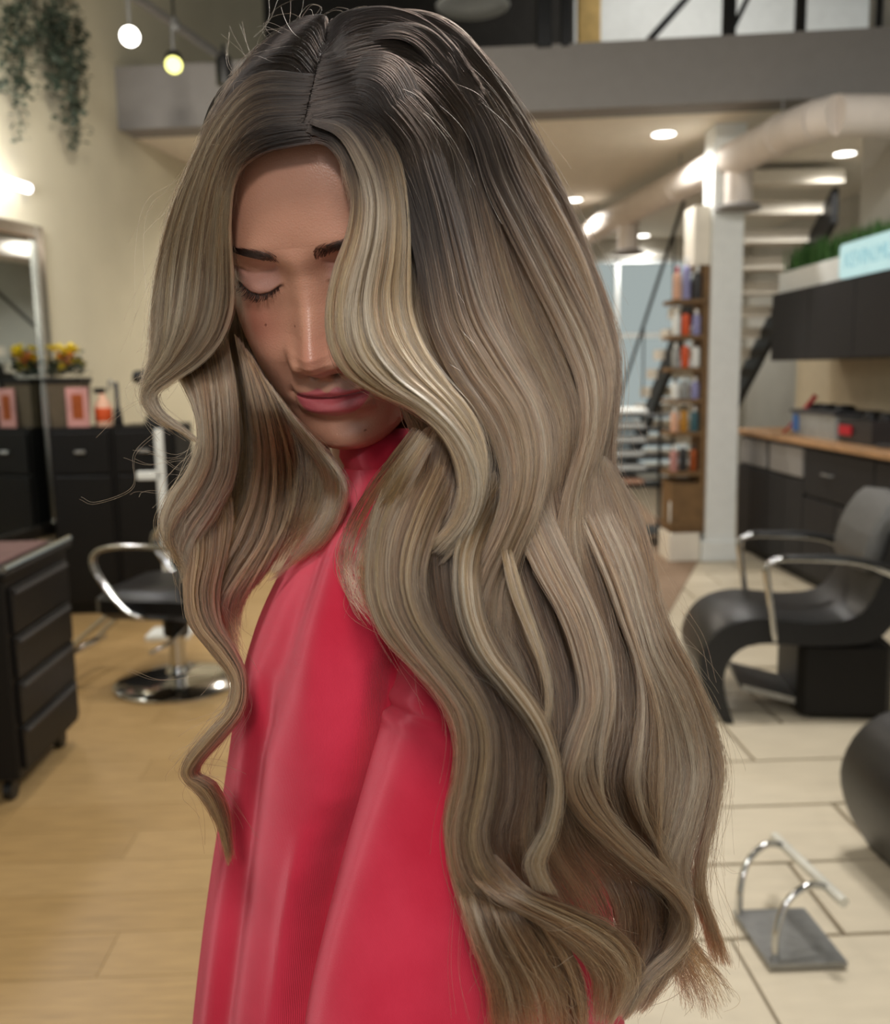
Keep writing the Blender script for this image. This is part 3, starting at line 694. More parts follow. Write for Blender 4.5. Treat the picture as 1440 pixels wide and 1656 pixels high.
MB().lathe([(0.0515, 0.03), (0.053, 0.032), (0.052, 0.11), (0.05, 0.112)], (x, cy + 0.12, ctop), 16).build('orange_label', M['orange'], sp, 'auto')
MB().box((x - 0.05, cy + 0.105, ctop + 0.2), (x + 0.02, cy + 0.135, ctop + 0.235), 0.006).build('trigger_head', M['black'], sp)
x = onc(194)
ci = thing('curling_iron', (x, cy + 0.10, ctop), 'slim black curling iron standing upright beside the spray bottle', 'hair tool')
MB().lathe([(0.028, 0), (0.03, 0.01), (0.022, 0.10), (0.016, 0.11)], (x, cy + 0.10, ctop), 14).build('handle', M['black'], ci, 'auto')
MB().lathe([(0.014, 0.11), (0.014, 0.26), (0.008, 0.27)], (x, cy + 0.10, ctop), 12).build('barrel', M['darkplastic'], ci, 'auto')
MB().tube(crv([(x - 0.02, cy + 0.1, ctop + 0.24), (x - 0.03, cy + 0.1, ctop + 0.28), (x - 0.045, cy + 0.1, ctop + 0.27), (x - 0.048, cy + 0.1, ctop + 0.21)], 12), 0.006, 6).build('clip_lever', M['steel'], ci, True)
x = onc(150)
hd_ = thing('hair_dryer', (onc(248), cy + 0.12, ctop), 'black hair dryer standing on the cabinet right against the hair', 'hair tool')
x = onc(248)
MB().lathe([(0.05, 0), (0.055, 0.01), (0.03, 0.08), (0.026, 0.2), (0.03, 0.26)], (x, cy + 0.12, ctop), 14).build('handle', M['black'], hd_, 'auto')
MB().tube([(x + 0.10, cy + 0.12, ctop + 0.27), (x - 0.02, cy + 0.12, ctop + 0.29), (x - 0.10, cy + 0.12, ctop + 0.30)], [0.05, 0.055, 0.035], 14).build('barrel', M['black'], hd_, 'auto')
MB().box((x - 0.02, cy + 0.09, ctop + 0.12), (x + 0.01, cy + 0.10, ctop + 0.17)).build('switch_plate', M['white'], hd_)
# white metal stand
p0, p1, p2 = PY(256, 694, 5.2), PY(256, 775, 5.2), PY(222, 762, 5.2)
ws = thing('white_stand', (p0[0], 5.2, 0), 'white upright frame with a side foot in front of the black cabinet', 'stand')
MB().box((p0[0] - 0.02, 5.18, 0.0), (p0[0] + 0.02, 5.22, p0[2]), 0.004).build('upright', M['white'], ws)
MB().box((p2[0], 5.18, p1[2] - 0.0), (p0[0], 5.22, p1[2] + 0.045), 0.004).build('side_arm', M['white'], ws)
MB().box((p0[0] - 0.12, 5.1, 0.0), (p0[0] + 0.12, 5.3, 0.03), 0.004).build('foot_plate', M['white'], ws)

# ------------------------------------------------------------------ the person
nr = np.random.default_rng(7)
BX, BY = float(W(650, 1200, 0.70)[0]), float(W(650, 1200, 0.70)[1])
person = thing('person', (BX, BY, 0.0), 'person with long wavy ash blonde hair in a red sweatshirt, looking down', 'person')

def add_obj(name, verts, faces, m, parent, smooth=True, col=None):
    me = bpy.data.meshes.new(name)
    verts = np.asarray(verts, np.float32); faces = np.asarray(faces, np.int32)
    me.vertices.add(len(verts)); me.vertices.foreach_set('co', verts.ravel())
    k_ = faces.shape[1]
    me.loops.add(faces.size); me.loops.foreach_set('vertex_index', faces.ravel())
    me.polygons.add(len(faces)); me.polygons.foreach_set('loop_start', np.arange(0, faces.size, k_, dtype=np.int32))
    me.update(calc_edges=True)
    if smooth: me.shade_smooth()
    if col is not None:
        a = me.attributes.new('col', 'FLOAT_COLOR', 'POINT')
        a.data.foreach_set('color', np.c_[col, np.ones(len(col))].astype(np.float32).ravel())
    if m: me.materials.append(m)
    o = bpy.data.objects.new(name, me); sc.collection.objects.link(o)
    o.parent = parent; o.matrix_parent_inverse = parent.matrix_world.inverted()
    return o
def gridfaces(h, w, wrap=False):
    i = np.arange(h - 1)[:, None]; j = np.arange(w if wrap else w - 1)[None, :]
    a = i * w + j; b = i * w + (j + 1) % w
    return np.stack([a, b, b + w, a + w], -1).reshape(-1, 4)
def ncol(c): return np.array(lin(c))
def pchip(x, y, xn):
    x = np.asarray(x, float); y = np.asarray(y, float); h = np.diff(x); d = np.diff(y) / h
    m = np.zeros(len(x)); m[0], m[-1] = d[0], d[-1]
    for i in range(1, len(x) - 1):
        if d[i-1] * d[i] > 0:
            w1, w2 = 2*h[i] + h[i-1], h[i] + 2*h[i-1]; m[i] = (w1 + w2) / (w1/d[i-1] + w2/d[i])
    i = np.clip(np.searchsorted(x, xn, 'right') - 1, 0, len(x) - 2); t = (xn - x[i]) / h[i]
    return (2*t**3-3*t**2+1)*y[i] + (t**3-2*t**2+t)*h[i]*m[i] + (-2*t**3+3*t**2)*y[i+1] + (t**3-t**2)*h[i]*m[i+1]

# head pose in camera space (yaw, pitch, roll, shift)
HY, HP, HR = math.radians(-14.0), math.radians(34.0), math.radians(1.5)
HT = np.array([-0.0660, 0.1815, -0.6150])
def _rot(y, x, z):
    cy_, sy_, cx_, sx_, cz_, sz_ = math.cos(y), math.sin(y), math.cos(x), math.sin(x), math.cos(z), math.sin(z)
    return np.array([[cz_, -sz_, 0], [sz_, cz_, 0], [0, 0, 1]]) @ np.array([[cy_, 0, sy_], [0, 1, 0], [-sy_, 0, cy_]]) @ np.array([[1, 0, 0], [0, cx_, -sx_], [0, sx_, cx_]])
RH = _rot(HY, HP, HR) @ np.array([[1, 0, 0], [0, 0, 1], [0, 1, 0]], float)
def headw(P):                                   # head millimetres -> world
    C = (np.asarray(P) / 1000) @ RH.T + HT
    return C @ RC.T + CAM
def to_px(Pw):
    C = (np.asarray(Pw) - CAM) @ RC; d = -C[..., 2]
    return np.stack([CX + FPX * C[..., 0] / d, CY - FPX * C[..., 1] / d, d], -1)

KEY = np.array([  # z, front, side, back, lift
 (115.0, 0.5, 0.5, -0.5, 0), (114, 17, 17, -20, 0), (110, 33, 31, -38, 0), (103, 49, 45, -56, 0), (92, 64, 57, -72, 0), (78, 75, 65, -85, 0),
 (62, 82.5, 70, -93, 0), (45, 87, 73, -97, 0), (30, 89.5, 74, -98, 0), (18, 90, 73.5, -96, 0), (5, 87, 72, -93, 0), (-8, 85.5, 73.5, -88, 0),
 (-22, 86.5, 75, -83, 0), (-36, 88, 74, -79, 0), (-50, 89, 71, -75, 0), (-62, 89.5, 67.5, -72, 2), (-74, 89, 63.5, -70, 6), (-86, 86.5, 59, -69, 13),
 (-96, 87, 54, -69, 22), (-105, 86.5, 50, -68, 31), (-112, 83, 47, -68, 38), (-117, 74, 46, -68, 43), (-119, 61, 45, -68, 46), (-120, 47, 46, -68, 48),
 (-122, 34, 47.5, -68, 48), (-128, 26, 49, -69, 46), (-140, 24, 50, -70, 40), (-160, 24, 52, -72, 25), (-180, 26, 54, -66, 10), (-200, 30, 62, -64, 0),
 (-215, 36, 74, -64, 0), (-235, 44, 90, -64, 0), (-280, 60, 108, -70, 0), (-400, 70, 110, -76, 0), (-500, 70, 105, -76, 0)], float)
kp = np.r_[0, np.cumsum(np.hypot(np.diff(KEY[:, 0]), np.diff(KEY[:, 1])))]
dens = np.interp(kp, [kp[0], kp[6], kp[20], kp[25], kp[-1]], [1.4, 0.62, 0.62, 1.6, 9.0])
u = [0.0]
while u[-1] < kp[-1]: u.append(u[-1] + np.interp(u[-1], kp, dens))
u[-1] = kp[-1]; u = np.array(u)
Z0, FR, SD, BK, LF = [pchip(kp, KEY[:, i], u) for i in range(5)]
NT = 380
s_ = np.linspace(-1, 1, NT, endpoint=False); TH = np.pi * (0.45 * s_ + 0.55 * s_**3)
sn, cs = np.sin(TH)[None], np.cos(TH)[None]
nf = 2.45
X = SD[:, None] * np.sign(sn) * np.abs(sn) ** (2 / np.where(cs > 0, nf, 2.1))
Y = np.where(cs > 0, FR[:, None] * np.abs(cs) ** (2 / nf), BK[:, None] * np.abs(cs) ** (2 / 2.1))
Zg = Z0[:, None] + LF[:, None] * np.where(cs > 0, 1 - cs, 1.0)
fw_ = np.clip(cs * 1.6, 0, 1) * (Z0[:, None] > -125)
G = lambda x, s: np.exp(-(x / s) ** 2)
ax_ = np.abs(X)
D = np.zeros_like(X)
D += -9.5 * G(ax_ - 27, 15) * G(Zg - 8, 9.5)                       # sockets
D += 8.0 * G(ax_ - 31, 13.5) * G(Zg - 3.0, 8.5)                    # lids over the eyeballs
lid = np.interp(ax_, [14, 17, 24, 31, 38, 46, 50], [2.0, 1.0, -2.4, -3.6, -2.4, 1.6, 3.0])   # lash line height
lidr = np.clip((ax_ - 13) / 4, 0, 1) * np.clip((51 - ax_) / 4, 0, 1)
D += -1.8 * lidr * G(Zg - lid + 1.2, 1.5)
D += -1.2 * lidr * G(Zg - lid - 11.0, 1.8)                         # upper lid fold
D += 2.2 * G(ax_ - 28, 20) * G(Zg - 23, 8)                         # brow bone
nz = np.interp(Zg, [-64, -60, -56, -52, -47.5, -42.5, -37, -29, -20, -10, 0, 8, 16, 24], [0, 2.0, 6.2, 12.5, 19.0, 22.8, 23.0, 19.0, 14.5, 9.6, 5.8, 3.4, 1.6, 0])
nw = np.interp(Zg, [-58, -52, -46, -38, -28, -12, 4, 20], [9.0, 12.0, 14.5, 13.8, 11.0, 9.4, 9.2, 11.5])
D += nz * np.exp(-(ax_ / nw) ** 2.0)
D += 7.0 * G(ax_ - 15.0, 6.0) * G(Zg + 45.5, 8.0)                   # wings of the nose
D += -1.2 * G(ax_ - 23, 2.6) * G(Zg + 46, 7)
D += -5.0 * G(ax_ - 7.2, 3.4) * G(Zg + 56, 2.4)                  # nostrils
D += 3.0 * G(ax_ - 44, 16) * G(Zg + 16, 13) + 3.0 * G(ax_ - 38, 15) * G(Zg + 44, 16)
D += -1.4 * G(ax_ - 26 - (-(Zg + 50)) * 0.18, 4) * G(Zg + 56, 12)
mw = np.clip(1 - (ax_ / 26) ** 2, 0, 1)
D += -1.1 * G(ax_, 3.4) * G(Zg + 59, 5)
D += 5.0 * mw ** 0.7 * G(Zg + 66.5 - 1.0 * G(ax_, 4), 4.2)           # upper lip
D += 6.8 * mw ** 0.7 * G(Zg + 78.5, 6.0)                             # lower lip
stom = -71.3 - 1.0 * G(ax_, 5) + 1.6 * (ax_ / 25) ** 2
D += -3.8 * np.clip(1 - (ax_ / 30) ** 4, 0, 1) * G(Zg - stom, 1.25)
D += -1.5 * G(ax_ - 27, 3.5) * G(Zg + 69.5, 4)
D += -3.0 * G(ax_, 18) * G(Zg + 92, 5)
D += 4.5 * G(ax_, 17) * G(Zg + 104, 10)
Y = Y + D * fw_
P0 = np.stack([X, Y, Zg], -1)
# body frame for everything below the neck
BYAW = math.radians(-50)
fwd = np.array([math.sin(BYAW), -math.cos(BYAW), 0]); lef = np.array([math.cos(BYAW), math.sin(BYAW), 0]) * 1.0
SHZ = 1.355
def bodyw(P):
    P = np.asarray(P) / 1000
    return np.array([BX + 0.012, BY + 0.0, SHZ]) + P[..., :1] * lef + (P[..., 1:2] + 0.02) * fwd + (P[..., 2:] + 0.20) * np.array([0, 0, 1.0])
wgt = np.clip((-Z0 - 122) / 75, 0, 1); wgt = (wgt * wgt * (3 - 2 * wgt))[:, None, None]
Pw = headw(P0.reshape(-1, 3)).reshape(P0.shape) * (1 - wgt) + bodyw(P0) * wgt
# skin colour
base = ncol((190, 138, 114)); C = np.ones(P0.shape) * base
def paint(mask, c, a=1.0):
    global C
    k = np.clip(mask * a, 0, 1)[..., None]; C = C * (1 - k) + ncol(c) * k
face = fw_ > 0
paint(G(ax_ - 42, 20) * G(Zg + 22, 18) * fw_, (188, 110, 96), 0.55)
paint(G(ax_, 10) * G(Zg + 36, 12) * fw_, (190, 120, 102), 0.4)
paint(lidr * np.clip((Zg - lid) / 2, 0, 1) * np.clip((lid + 16 - Zg) / 6, 0, 1) * fw_, (184, 136, 126), 0.6)
upl = stom + (7.2 + 1.8 * G(ax_ - 6, 4) - 0.6 * G(ax_, 2.5)) * np.clip(1 - (ax_ / 25.5) ** 2, 0, 1) ** 0.6
lol = stom - 14.0 * np.clip(1 - (ax_ / 25) ** 2, 0, 1) ** 0.55
lipm = np.clip((upl - Zg) / 1.2, 0, 1) * np.clip((Zg - lol) / 1.4, 0, 1) * (ax_ < 25.5) * fw_
paint(lipm, (196, 96, 104), 0.95)
paint(np.clip(1 - np.abs(Zg - stom) / 0.7, 0, 1) * (ax_ < 25) * fw_, (120, 44, 50), 0.7)
ll = np.clip(1 - np.abs(Zg - lid + 0.4) / (1.1 + 0.5 * np.clip((ax_ - 30) / 16, 0, 1)), 0, 1) ** 0.5 * lidr * fw_
paint(ll, (34, 24, 22), 0.97)
paint(G(ax_ - 7.2, 2.8) * G(Zg + 56.4, 1.8) * fw_, (70, 36, 30), 0.8)
for mx, mz, r_ in ((-33, -23, 0.8), (-11, -22, 0.8), (16, -98, 0.8)):
    paint((np.hypot(X - mx, Zg - mz) < r_) * fw_, (110, 62, 48), 0.8)

skin = bpy.data.materials.new('skin'); skin.use_nodes = True; nt = skin.node_tree; b_ = nt.nodes['Principled BSDF']
at_ = nt.nodes.new('ShaderNodeAttribute'); at_.attribute_name = 'col'
n1 = nt.nodes.new('ShaderNodeTexNoise'); n1.inputs['Scale'].default_value = 900; n1.inputs['Detail'].default_value = 3
n2 = nt.nodes.new('ShaderNodeTexNoise'); n2.inputs['Scale'].default_value = 45
hs = nt.nodes.new('ShaderNodeHueSaturation'); mr_ = nt.nodes.new('ShaderNodeMapRange'); mr_.inputs[3].default_value = 0.94; mr_.inputs[4].default_value = 1.06
tc = nt.nodes.new('ShaderNodeTexCoord')
for n_ in (n1, n2): nt.links.new(tc.outputs['Object'], n_.inputs['Vector'])
nt.links.new(n2.outputs[0], mr_.inputs[0]); nt.links.new(mr_.outputs[0], hs.inputs['Value']); nt.links.new(at_.outputs['Color'], hs.inputs['Color'])
nt.links.new(hs.outputs[0], b_.inputs['Base Color'])
bp = nt.nodes.new('ShaderNodeBump'); bp.inputs['Strength'].default_value = 0.35; bp.inputs['Distance'].default_value = 0.0006
nt.links.new(n1.outputs[0], bp.inputs['Height']); nt.links.new(bp.outputs[0], b_.inputs['Normal'])
b_.inputs['Roughness'].default_value = 0.34; b_.inputs['Specular IOR Level'].default_value = 0.62
b_.inputs['Subsurface Weight'].default_value = 0.15; b_.inputs['Subsurface Scale'].default_value = 0.006
b_.inputs['Subsurface Radius'].default_value = (1.0, 0.35, 0.2)
body = add_obj('body', Pw.reshape(-1, 3), gridfaces(len(u), NT, True)[:, ::-1], skin, person, True, C.reshape(-1, 3))

# ------------------------------------------------------------------ hair fibres
def hair_mat(name, rough, radial):
    m = bpy.data.materials.new(name); m.use_nodes = True; nt = m.node_tree; nt.nodes.clear()
    o = nt.nodes.new('ShaderNodeOutputMaterial'); h = nt.nodes.new('ShaderNodeBsdfHairPrincipled'); a = nt.nodes.new('ShaderNodeAttribute')
    h.parametrization = 'COLOR'; a.attribute_name = 'col'
    nt.links.new(a.outputs['Color'], h.inputs['Color']); nt.links.new(h.outputs[0], o.inputs[0])
    h.inputs['Roughness'].default_value = rough; h.inputs['Radial Roughness'].default_value = radial
    h.inputs['Random Roughness'].default_value = 0.1; h.inputs['IOR'].default_value = 1.40
    return m
HM = hair_mat('hair_fibre', 0.34, 0.62)
def strands(name, P, rad, col, m, parent):
    """P (N,T,3) world points, rad (N,T) metres, col (N,T,3)"""
    N, T = P.shape[:2]
    hc = bpy.data.hair_curves.new(name); hc.add_curves([T] * N)
    inv = np.array(parent.matrix_world.inverted())
    hc.attributes['position'].data.foreach_set('vector', P.astype(np.float32).ravel())
    a = hc.attributes.get('radius') or hc.attributes.new('radius', 'FLOAT', 'POINT')
    a.data.foreach_set('value', np.broadcast_to(rad, (N, T)).astype(np.float32).ravel())
    a = hc.attributes.new('col', 'FLOAT_COLOR', 'POINT')
    a.data.foreach_set('color', np.concatenate([col, np.ones((N, T, 1))], -1).astype(np.float32).ravel())
    hc.materials.append(m)
    o = bpy.data.objects.new(name, hc); sc.collection.objects.link(o)
    o.parent = parent; o.matrix_parent_inverse = parent.matrix_world.inverted()
    return o

# surface of the face, looked up from (x, z) in head millimetres
def face_pt(x, z):
    k = np.argmin(np.abs(Z0 - z) + 1e3 * (Z0 < -118)); row = P0[k]; ok = np.where(cs[0] > 0.2)[0]
    o_ = ok[np.argsort(row[ok, 0])]
    return np.array([x, np.interp(x, row[o_, 0], row[o_, 1]), z])
# eyebrows
for sgn in (-1, 1):
    N = 480; Pb = np.zeros((N, 6, 3))
    for i in range(N):
        f = nr.random() ** 0.85; v = nr.uniform(-1, 1)
        x = 11 + 41 * f; z = np.interp(f, [0, 0.35, 0.7, 1], [18.5, 22.0, 25.0, 22.0]) + v * np.interp(f, [0, 0.2, 0.6, 1], [2.6, 3.3, 2.2, 0.7])
        L = nr.uniform(6, 9); ang = np.interp(f, [0, 0.25, 0.6, 1], [1.15, 0.5, 0.15, -0.35]) - 0.25 * v + nr.normal(0, 0.12)
        for k in range(6):
            q = k / 5; p = face_pt((x + L * q * math.cos(ang)) * sgn, z + L * q * math.sin(ang) * (1 - 0.3 * q))
            p[1] += 0.35 + 1.1 * math.sin(q * 2.6) * 0.6; Pb[i, k] = p
    strands('eyebrow', headw(Pb), np.linspace(0.00018, 0.00005, 6)[None], np.ones((N, 6, 3)) * ncol((44, 34, 30)), HM, body)
    # lashes hang down and forward from the closed lid
    N = 150; Pb = np.zeros((N, 7, 3))
    for i in range(N):
        f = nr.random(); x = 18 + 29 * f
        z = np.interp(x, [14, 17, 24, 31, 38, 46, 50], [2.0, 1.0, -2.4, -3.6, -2.4, 1.6, 3.0])
        L = (4.5 + 4.0 * math.sin(min(1, f * 1.1) * 2.6)) * nr.uniform(0.7, 1.05); sx = (f - 0.4) * 0.9 + nr.normal(0, 0.1)
        p = face_pt(x * sgn, z); p[1] += 0.3
        for k in range(7):
            q = k / 6; Pb[i, k] = p + np.array([sgn * sx * L * q, L * (0.85 * q), -L * (0.75 * q - 0.45 * q * q)])
    strands('eyelashes', headw(Pb), np.linspace(0.00016, 0.00004, 7)[None], np.ones((N, 7, 3)) * ncol((26, 20, 18)), HM, body)

# ------------------------------------------------------------------ sweatshirt
fab = bpy.data.materials.new('red_cotton_knit'); fab.use_nodes = True; nt = fab.node_tree; b_ = nt.nodes['Principled BSDF']
tc = nt.nodes.new('ShaderNodeTexCoord'); n1 = nt.nodes.new('ShaderNodeTexNoise'); n1.inputs['Scale'].default_value = 14; n1.inputs['Detail'].default_value = 5
cr = nt.nodes.new('ShaderNodeValToRGB'); cr.color_ramp.elements[0].color = (*lin((196, 38, 62)), 1); cr.color_ramp.elements[1].color = (*lin((212, 54, 78)), 1)
cr.color_ramp.elements[0].position = 0.35; cr.color_ramp.elements[1].position = 0.65
wv = nt.nodes.new('ShaderNodeTexWave'); wv.wave_type = 'BANDS'; wv.bands_direction = 'X'; wv.inputs['Scale'].default_value = 1.0; wv.inputs['Distortion'].default_value = 1.5; wv.inputs['Detail Scale'].default_value = 3
uvn = nt.nodes.new('ShaderNodeAttribute'); uvn.attribute_name = 'knit'
nt.links.new(tc.outputs['Object'], n1.inputs['Vector']); nt.links.new(uvn.outputs['Vector'], wv.inputs['Vector'])
nt.links.new(n1.outputs[0], cr.inputs[0]); nt.links.new(cr.outputs[0], b_.inputs['Base Color'])
bp = nt.nodes.new('ShaderNodeBump'); bp.inputs['Strength'].default_value = 0.5; bp.inputs['Distance'].default_value = 0.0008
nt.links.new(wv.outputs[1], bp.inputs['Height']); nt.links.new(bp.outputs[0], b_.inputs['Normal'])
b_.inputs['Roughness'].default_value = 0.95; b_.inputs['Sheen Weight'].default_value = 0.35; b_.inputs['Sheen Roughness'].default_value = 0.4
b_.inputs['Sheen Tint'].default_value = (1.0, 0.45, 0.5, 1); b_.inputs['Specular IOR Level'].default_value = 0.15
def knit(o, uv):
    a = o.data.attributes.new('knit', 'FLOAT_VECTOR', 'POINT')
    a.data.foreach_set('vector', np.c_[uv, np.zeros(len(uv))].astype(np.float32).ravel())
TB = np.array([  # picture row, left and right silhouette, half depth in metres
 (728, 566, 712, 0.062), (745, 560, 735, 0.068), (770, 548, 772, 0.085), (800, 528, 815, 0.105), (850, 494, 860, 0.128), (900, 464, 890, 0.142), (1000, 418, 915, 0.15),
 (1100, 394, 930, 0.155), (1200, 380, 942, 0.155), (1300, 366, 952, 0.155), (1400, 351, 970, 0.157), (1500, 337, 982, 0.16), (1656, 318, 996, 0.16),
 (1900, 300, 1000, 0.16), (2050, 312, 975, 0.15)], float)
zz = np.array([PY(600, r[0], BY)[2] for r in TB]); xl = np.array([PY(r[1], r[0], BY)[0] for r in TB]); xr = np.array([PY(r[2], r[0], BY)[0] for r in TB])
NZ, NA = 230, 240
zs_ = np.linspace(zz[0], zz[-1], NZ); o_ = np.argsort(zz)
il = lambda v: pchip(zz[o_], v[o_], zs_)
xc, hx, hy = (il(xl) + il(xr)) / 2, (il(xr) - il(xl)) / 2, il(TB[:, 3])
aa = np.linspace(0, 2 * np.pi, NA, endpoint=False)
ca, sa = np.cos(aa)[None], np.sin(aa)[None]
ex = 2 / 2.3
PXs = xc[:, None] + hx[:, None] * np.sign(ca) * np.abs(ca) ** ex
PYs = BY + hy[:, None] * np.sign(sa) * np.abs(sa) ** ex + np.clip((zs_[:, None] - 1.22) / 0.16, 0, 1) * 0.012
PZs = np.repeat(zs_[:, None], NA, 1)
Q = np.stack([PXs, PYs, PZs], -1)
# long soft folds: ridges that follow lines drawn down the cloth
pxq = to_px(Q)
nrm = np.stack([ca * np.ones_like(PXs) / np.maximum(hx[:, None], 0.01), sa * np.ones_like(PXs) / np.maximum(hy[:, None], 0.01), np.zeros_like(PXs)], -1)
nrm /= np.linalg.norm(nrm, axis=-1, keepdims=True)
disp = np.zeros_like(PXs)
nearside = np.clip(-sa * 2 + 0.6, 0, 1)
def ridge(pts, w, amp, y0, y1):
    global disp
    p = np.array(pts, float); c = np.interp(pxq[..., 1], p[:, 0], p[:, 1])
    f = np.clip((pxq[..., 1] - y0) / 90, 0, 1) * np.clip((y1 - pxq[..., 1]) / 160, 0, 1)
    disp += amp * np.exp(-((pxq[..., 0] - c) / w) ** 2) * f * nearside
ridge([(1000, 612), (1150, 585), (1300, 572), (1400, 566)], 16, 0.0035, 990, 1420)
ridge([(1000, 645), (1150, 618), (1300, 600), (1400, 590)], 26, -0.006, 980, 1500)
ridge([(1350, 490), (1500, 462), (1660, 440), (1900, 425)], 15, 0.004, 1330, 1900)
ridge([(1350, 535), (1500, 505), (1660, 480), (1900, 460)], 30, -0.006, 1300, 1900)
ridge([(1000, 424), (1150, 404), (1300, 384), (1480, 358), (1660, 338), (1900, 325)], 12, 0.004, 1040, 1900)
ridge([(1000, 436), (1150, 422), (1300, 402), (1480, 378), (1660, 358), (1900, 350)], 14, -0.005, 1080, 1900)
ridge([(780, 560), (900, 505), (1000, 470), (1100, 440), (1200, 425)], 22, -0.006, 760, 1230)
ridge([(780, 590), (900, 545), (1000, 520), (1200, 490)], 30, 0.004, 780, 1230)
ridge([(1080, 636), (1200, 610), (1300, 582), (1480, 522), (1656, 482), (1900, 450)], 34, -0.020, 1000, 2050)
disp += 0.002 * np.sin(5 * aa[None] + 9 * zs_[:, None]) * np.clip((1.30 - zs_[:, None]) / 0.2, 0, 1)
Q = Q + nrm * disp[..., None]
sw = add_obj('sweatshirt', Q.reshape(-1, 3), gridfaces(NZ, NA, True)[:, ::-1], fab, person, True)
knit(sw, np.c_[np.repeat(aa[None], NZ, 0).ravel() * 60, np.repeat(zs_[:, None], NA, 1).ravel() * 400])
sw['label'] = 'red cotton sweatshirt'
so_ = sw.modifiers.new('solid', 'SOLIDIFY'); so_.thickness = 0.003; so_.offset = -1
# ribbed neckband
nb = []
for k_, (dz, gr) in enumerate(((-0.012, 0.004), (-0.004, 0.008), (0.008, 0.007), (0.018, 0.001), (0.014, -0.004))):
    nb.append(np.stack([xc[0] + (hx[0] + gr) * np.sign(ca[0]) * np.abs(ca[0]) ** ex, BY + 0.012 + (hy[0] + gr) * np.sign(sa[0]) * np.abs(sa[0]) ** ex, zs_[0] + dz + 0.0 * aa], -1))
nb = np.array(nb)
o = add_obj('neckband', nb.reshape(-1, 3), gridfaces(len(nb), NA, True), fab, sw, True); knit(o, np.c_[np.tile(aa * 60, len(nb)), np.zeros(nb.shape[0] * NA)])
# near sleeve
SP = [(815, 800, .615, 60), (812, 850, .592, 96), (805, 930, .572, 118), (790, 1020, .562, 126), (772, 1120, .556, 128), (748, 1220, .552, 134), (726, 1320, .548, 140), (704, 1430, .543, 150), (684, 1540, .538, 160), (664, 1656, .532, 166), (640, 1850, .525, 165), (628, 1990, .520, 140), (624, 2080, .518, 115)]
sp_ = crv([(a, b, c * 1000, r) for a, b, c, r in SP], 180); 
ctr = np.array([W(a, b, c / 1000) for a, b, c, r in sp_]); rad = sp_[:, 3] * sp_[:, 2] / 1000 / FPX
tg = np.gradient(ctr, axis=0); tg /= np.linalg.norm(tg, axis=1, keepdims=True)
sxv = np.cross(tg, RC[:, 2] * -1); sxv /= np.linalg.norm(sxv, axis=1, keepdims=True); syv = np.cross(tg, sxv)
NB = 160; ab = np.linspace(0, 2 * np.pi, NB, endpoint=False)
arc = np.r_[0, np.cumsum(np.linalg.norm(np.diff(ctr, axis=0), axis=1))]
R_ = rad[:, None] * (1 + 0.02 * np.sin(3 * ab[None] + 20 * arc[:, None]) + 0.012 * np.sin(7 * ab[None] - 14 * arc[:, None]))
seam_i = int(np.argmin(np.abs(sp_[:, 1] - 1172)))
sd = (np.arange(180) - seam_i)[:, None] + 3.0 * np.sin(ab)[None] * 0
R_ = R_ - 0.0028 * np.exp(-(sd / 1.1) ** 2) + 0.0016 * np.exp(-((sd + 2.4) / 1.2) ** 2) + 0.0016 * np.exp(-((sd - 2.4) / 1.2) ** 2)
SLV = ctr[:, None] + (sxv[:, None] * np.cos(ab)[None, :, None] + syv[:, None] * np.sin(ab)[None, :, None] * 0.9) * R_[..., None]
sl = add_obj('sleeve', SLV.reshape(-1, 3), gridfaces(180, NB, True), fab, sw, True)
knit(sl, np.c_[np.repeat(ab[None], 180, 0).ravel() * 34, np.repeat(arc[:, None], NB, 1).ravel() * 400])
so_ = sl.modifiers.new('solid', 'SOLIDIFY'); so_.thickness = 0.003; so_.offset = 0
# stitches along the shoulder seam
st = MB()
for k_ in range(0, NB, 1):
    p = SLV[seam_i + 3, k_]; q = SLV[seam_i + 3, (k_ + 1) % NB]; n_ = p - ctr[seam_i + 3]; n_ /= np.linalg.norm(n_)
    st.tube([p + n_ * 0.0006 + (q - p) * 0.1, p + n_ * 0.0009 + (q - p) * 0.4, p + n_ * 0.0006 + (q - p) * 0.7], 0.0005, 4)
st.build('seam_stitching', fab, sw)
# far sleeve (mostly hidden behind the body)
fs = [W(700, 880, .80), W(690, 1000, .83), W(670, 1250, .84), W(640, 1500, .84), W(610, 1800, .82), W(600, 1950, .81)]
MB().tube(crv(fs, 30), [0.05] + [0.062] * 27 + [0.05, 0.045], 24).build('sleeve', fab, sw, True)
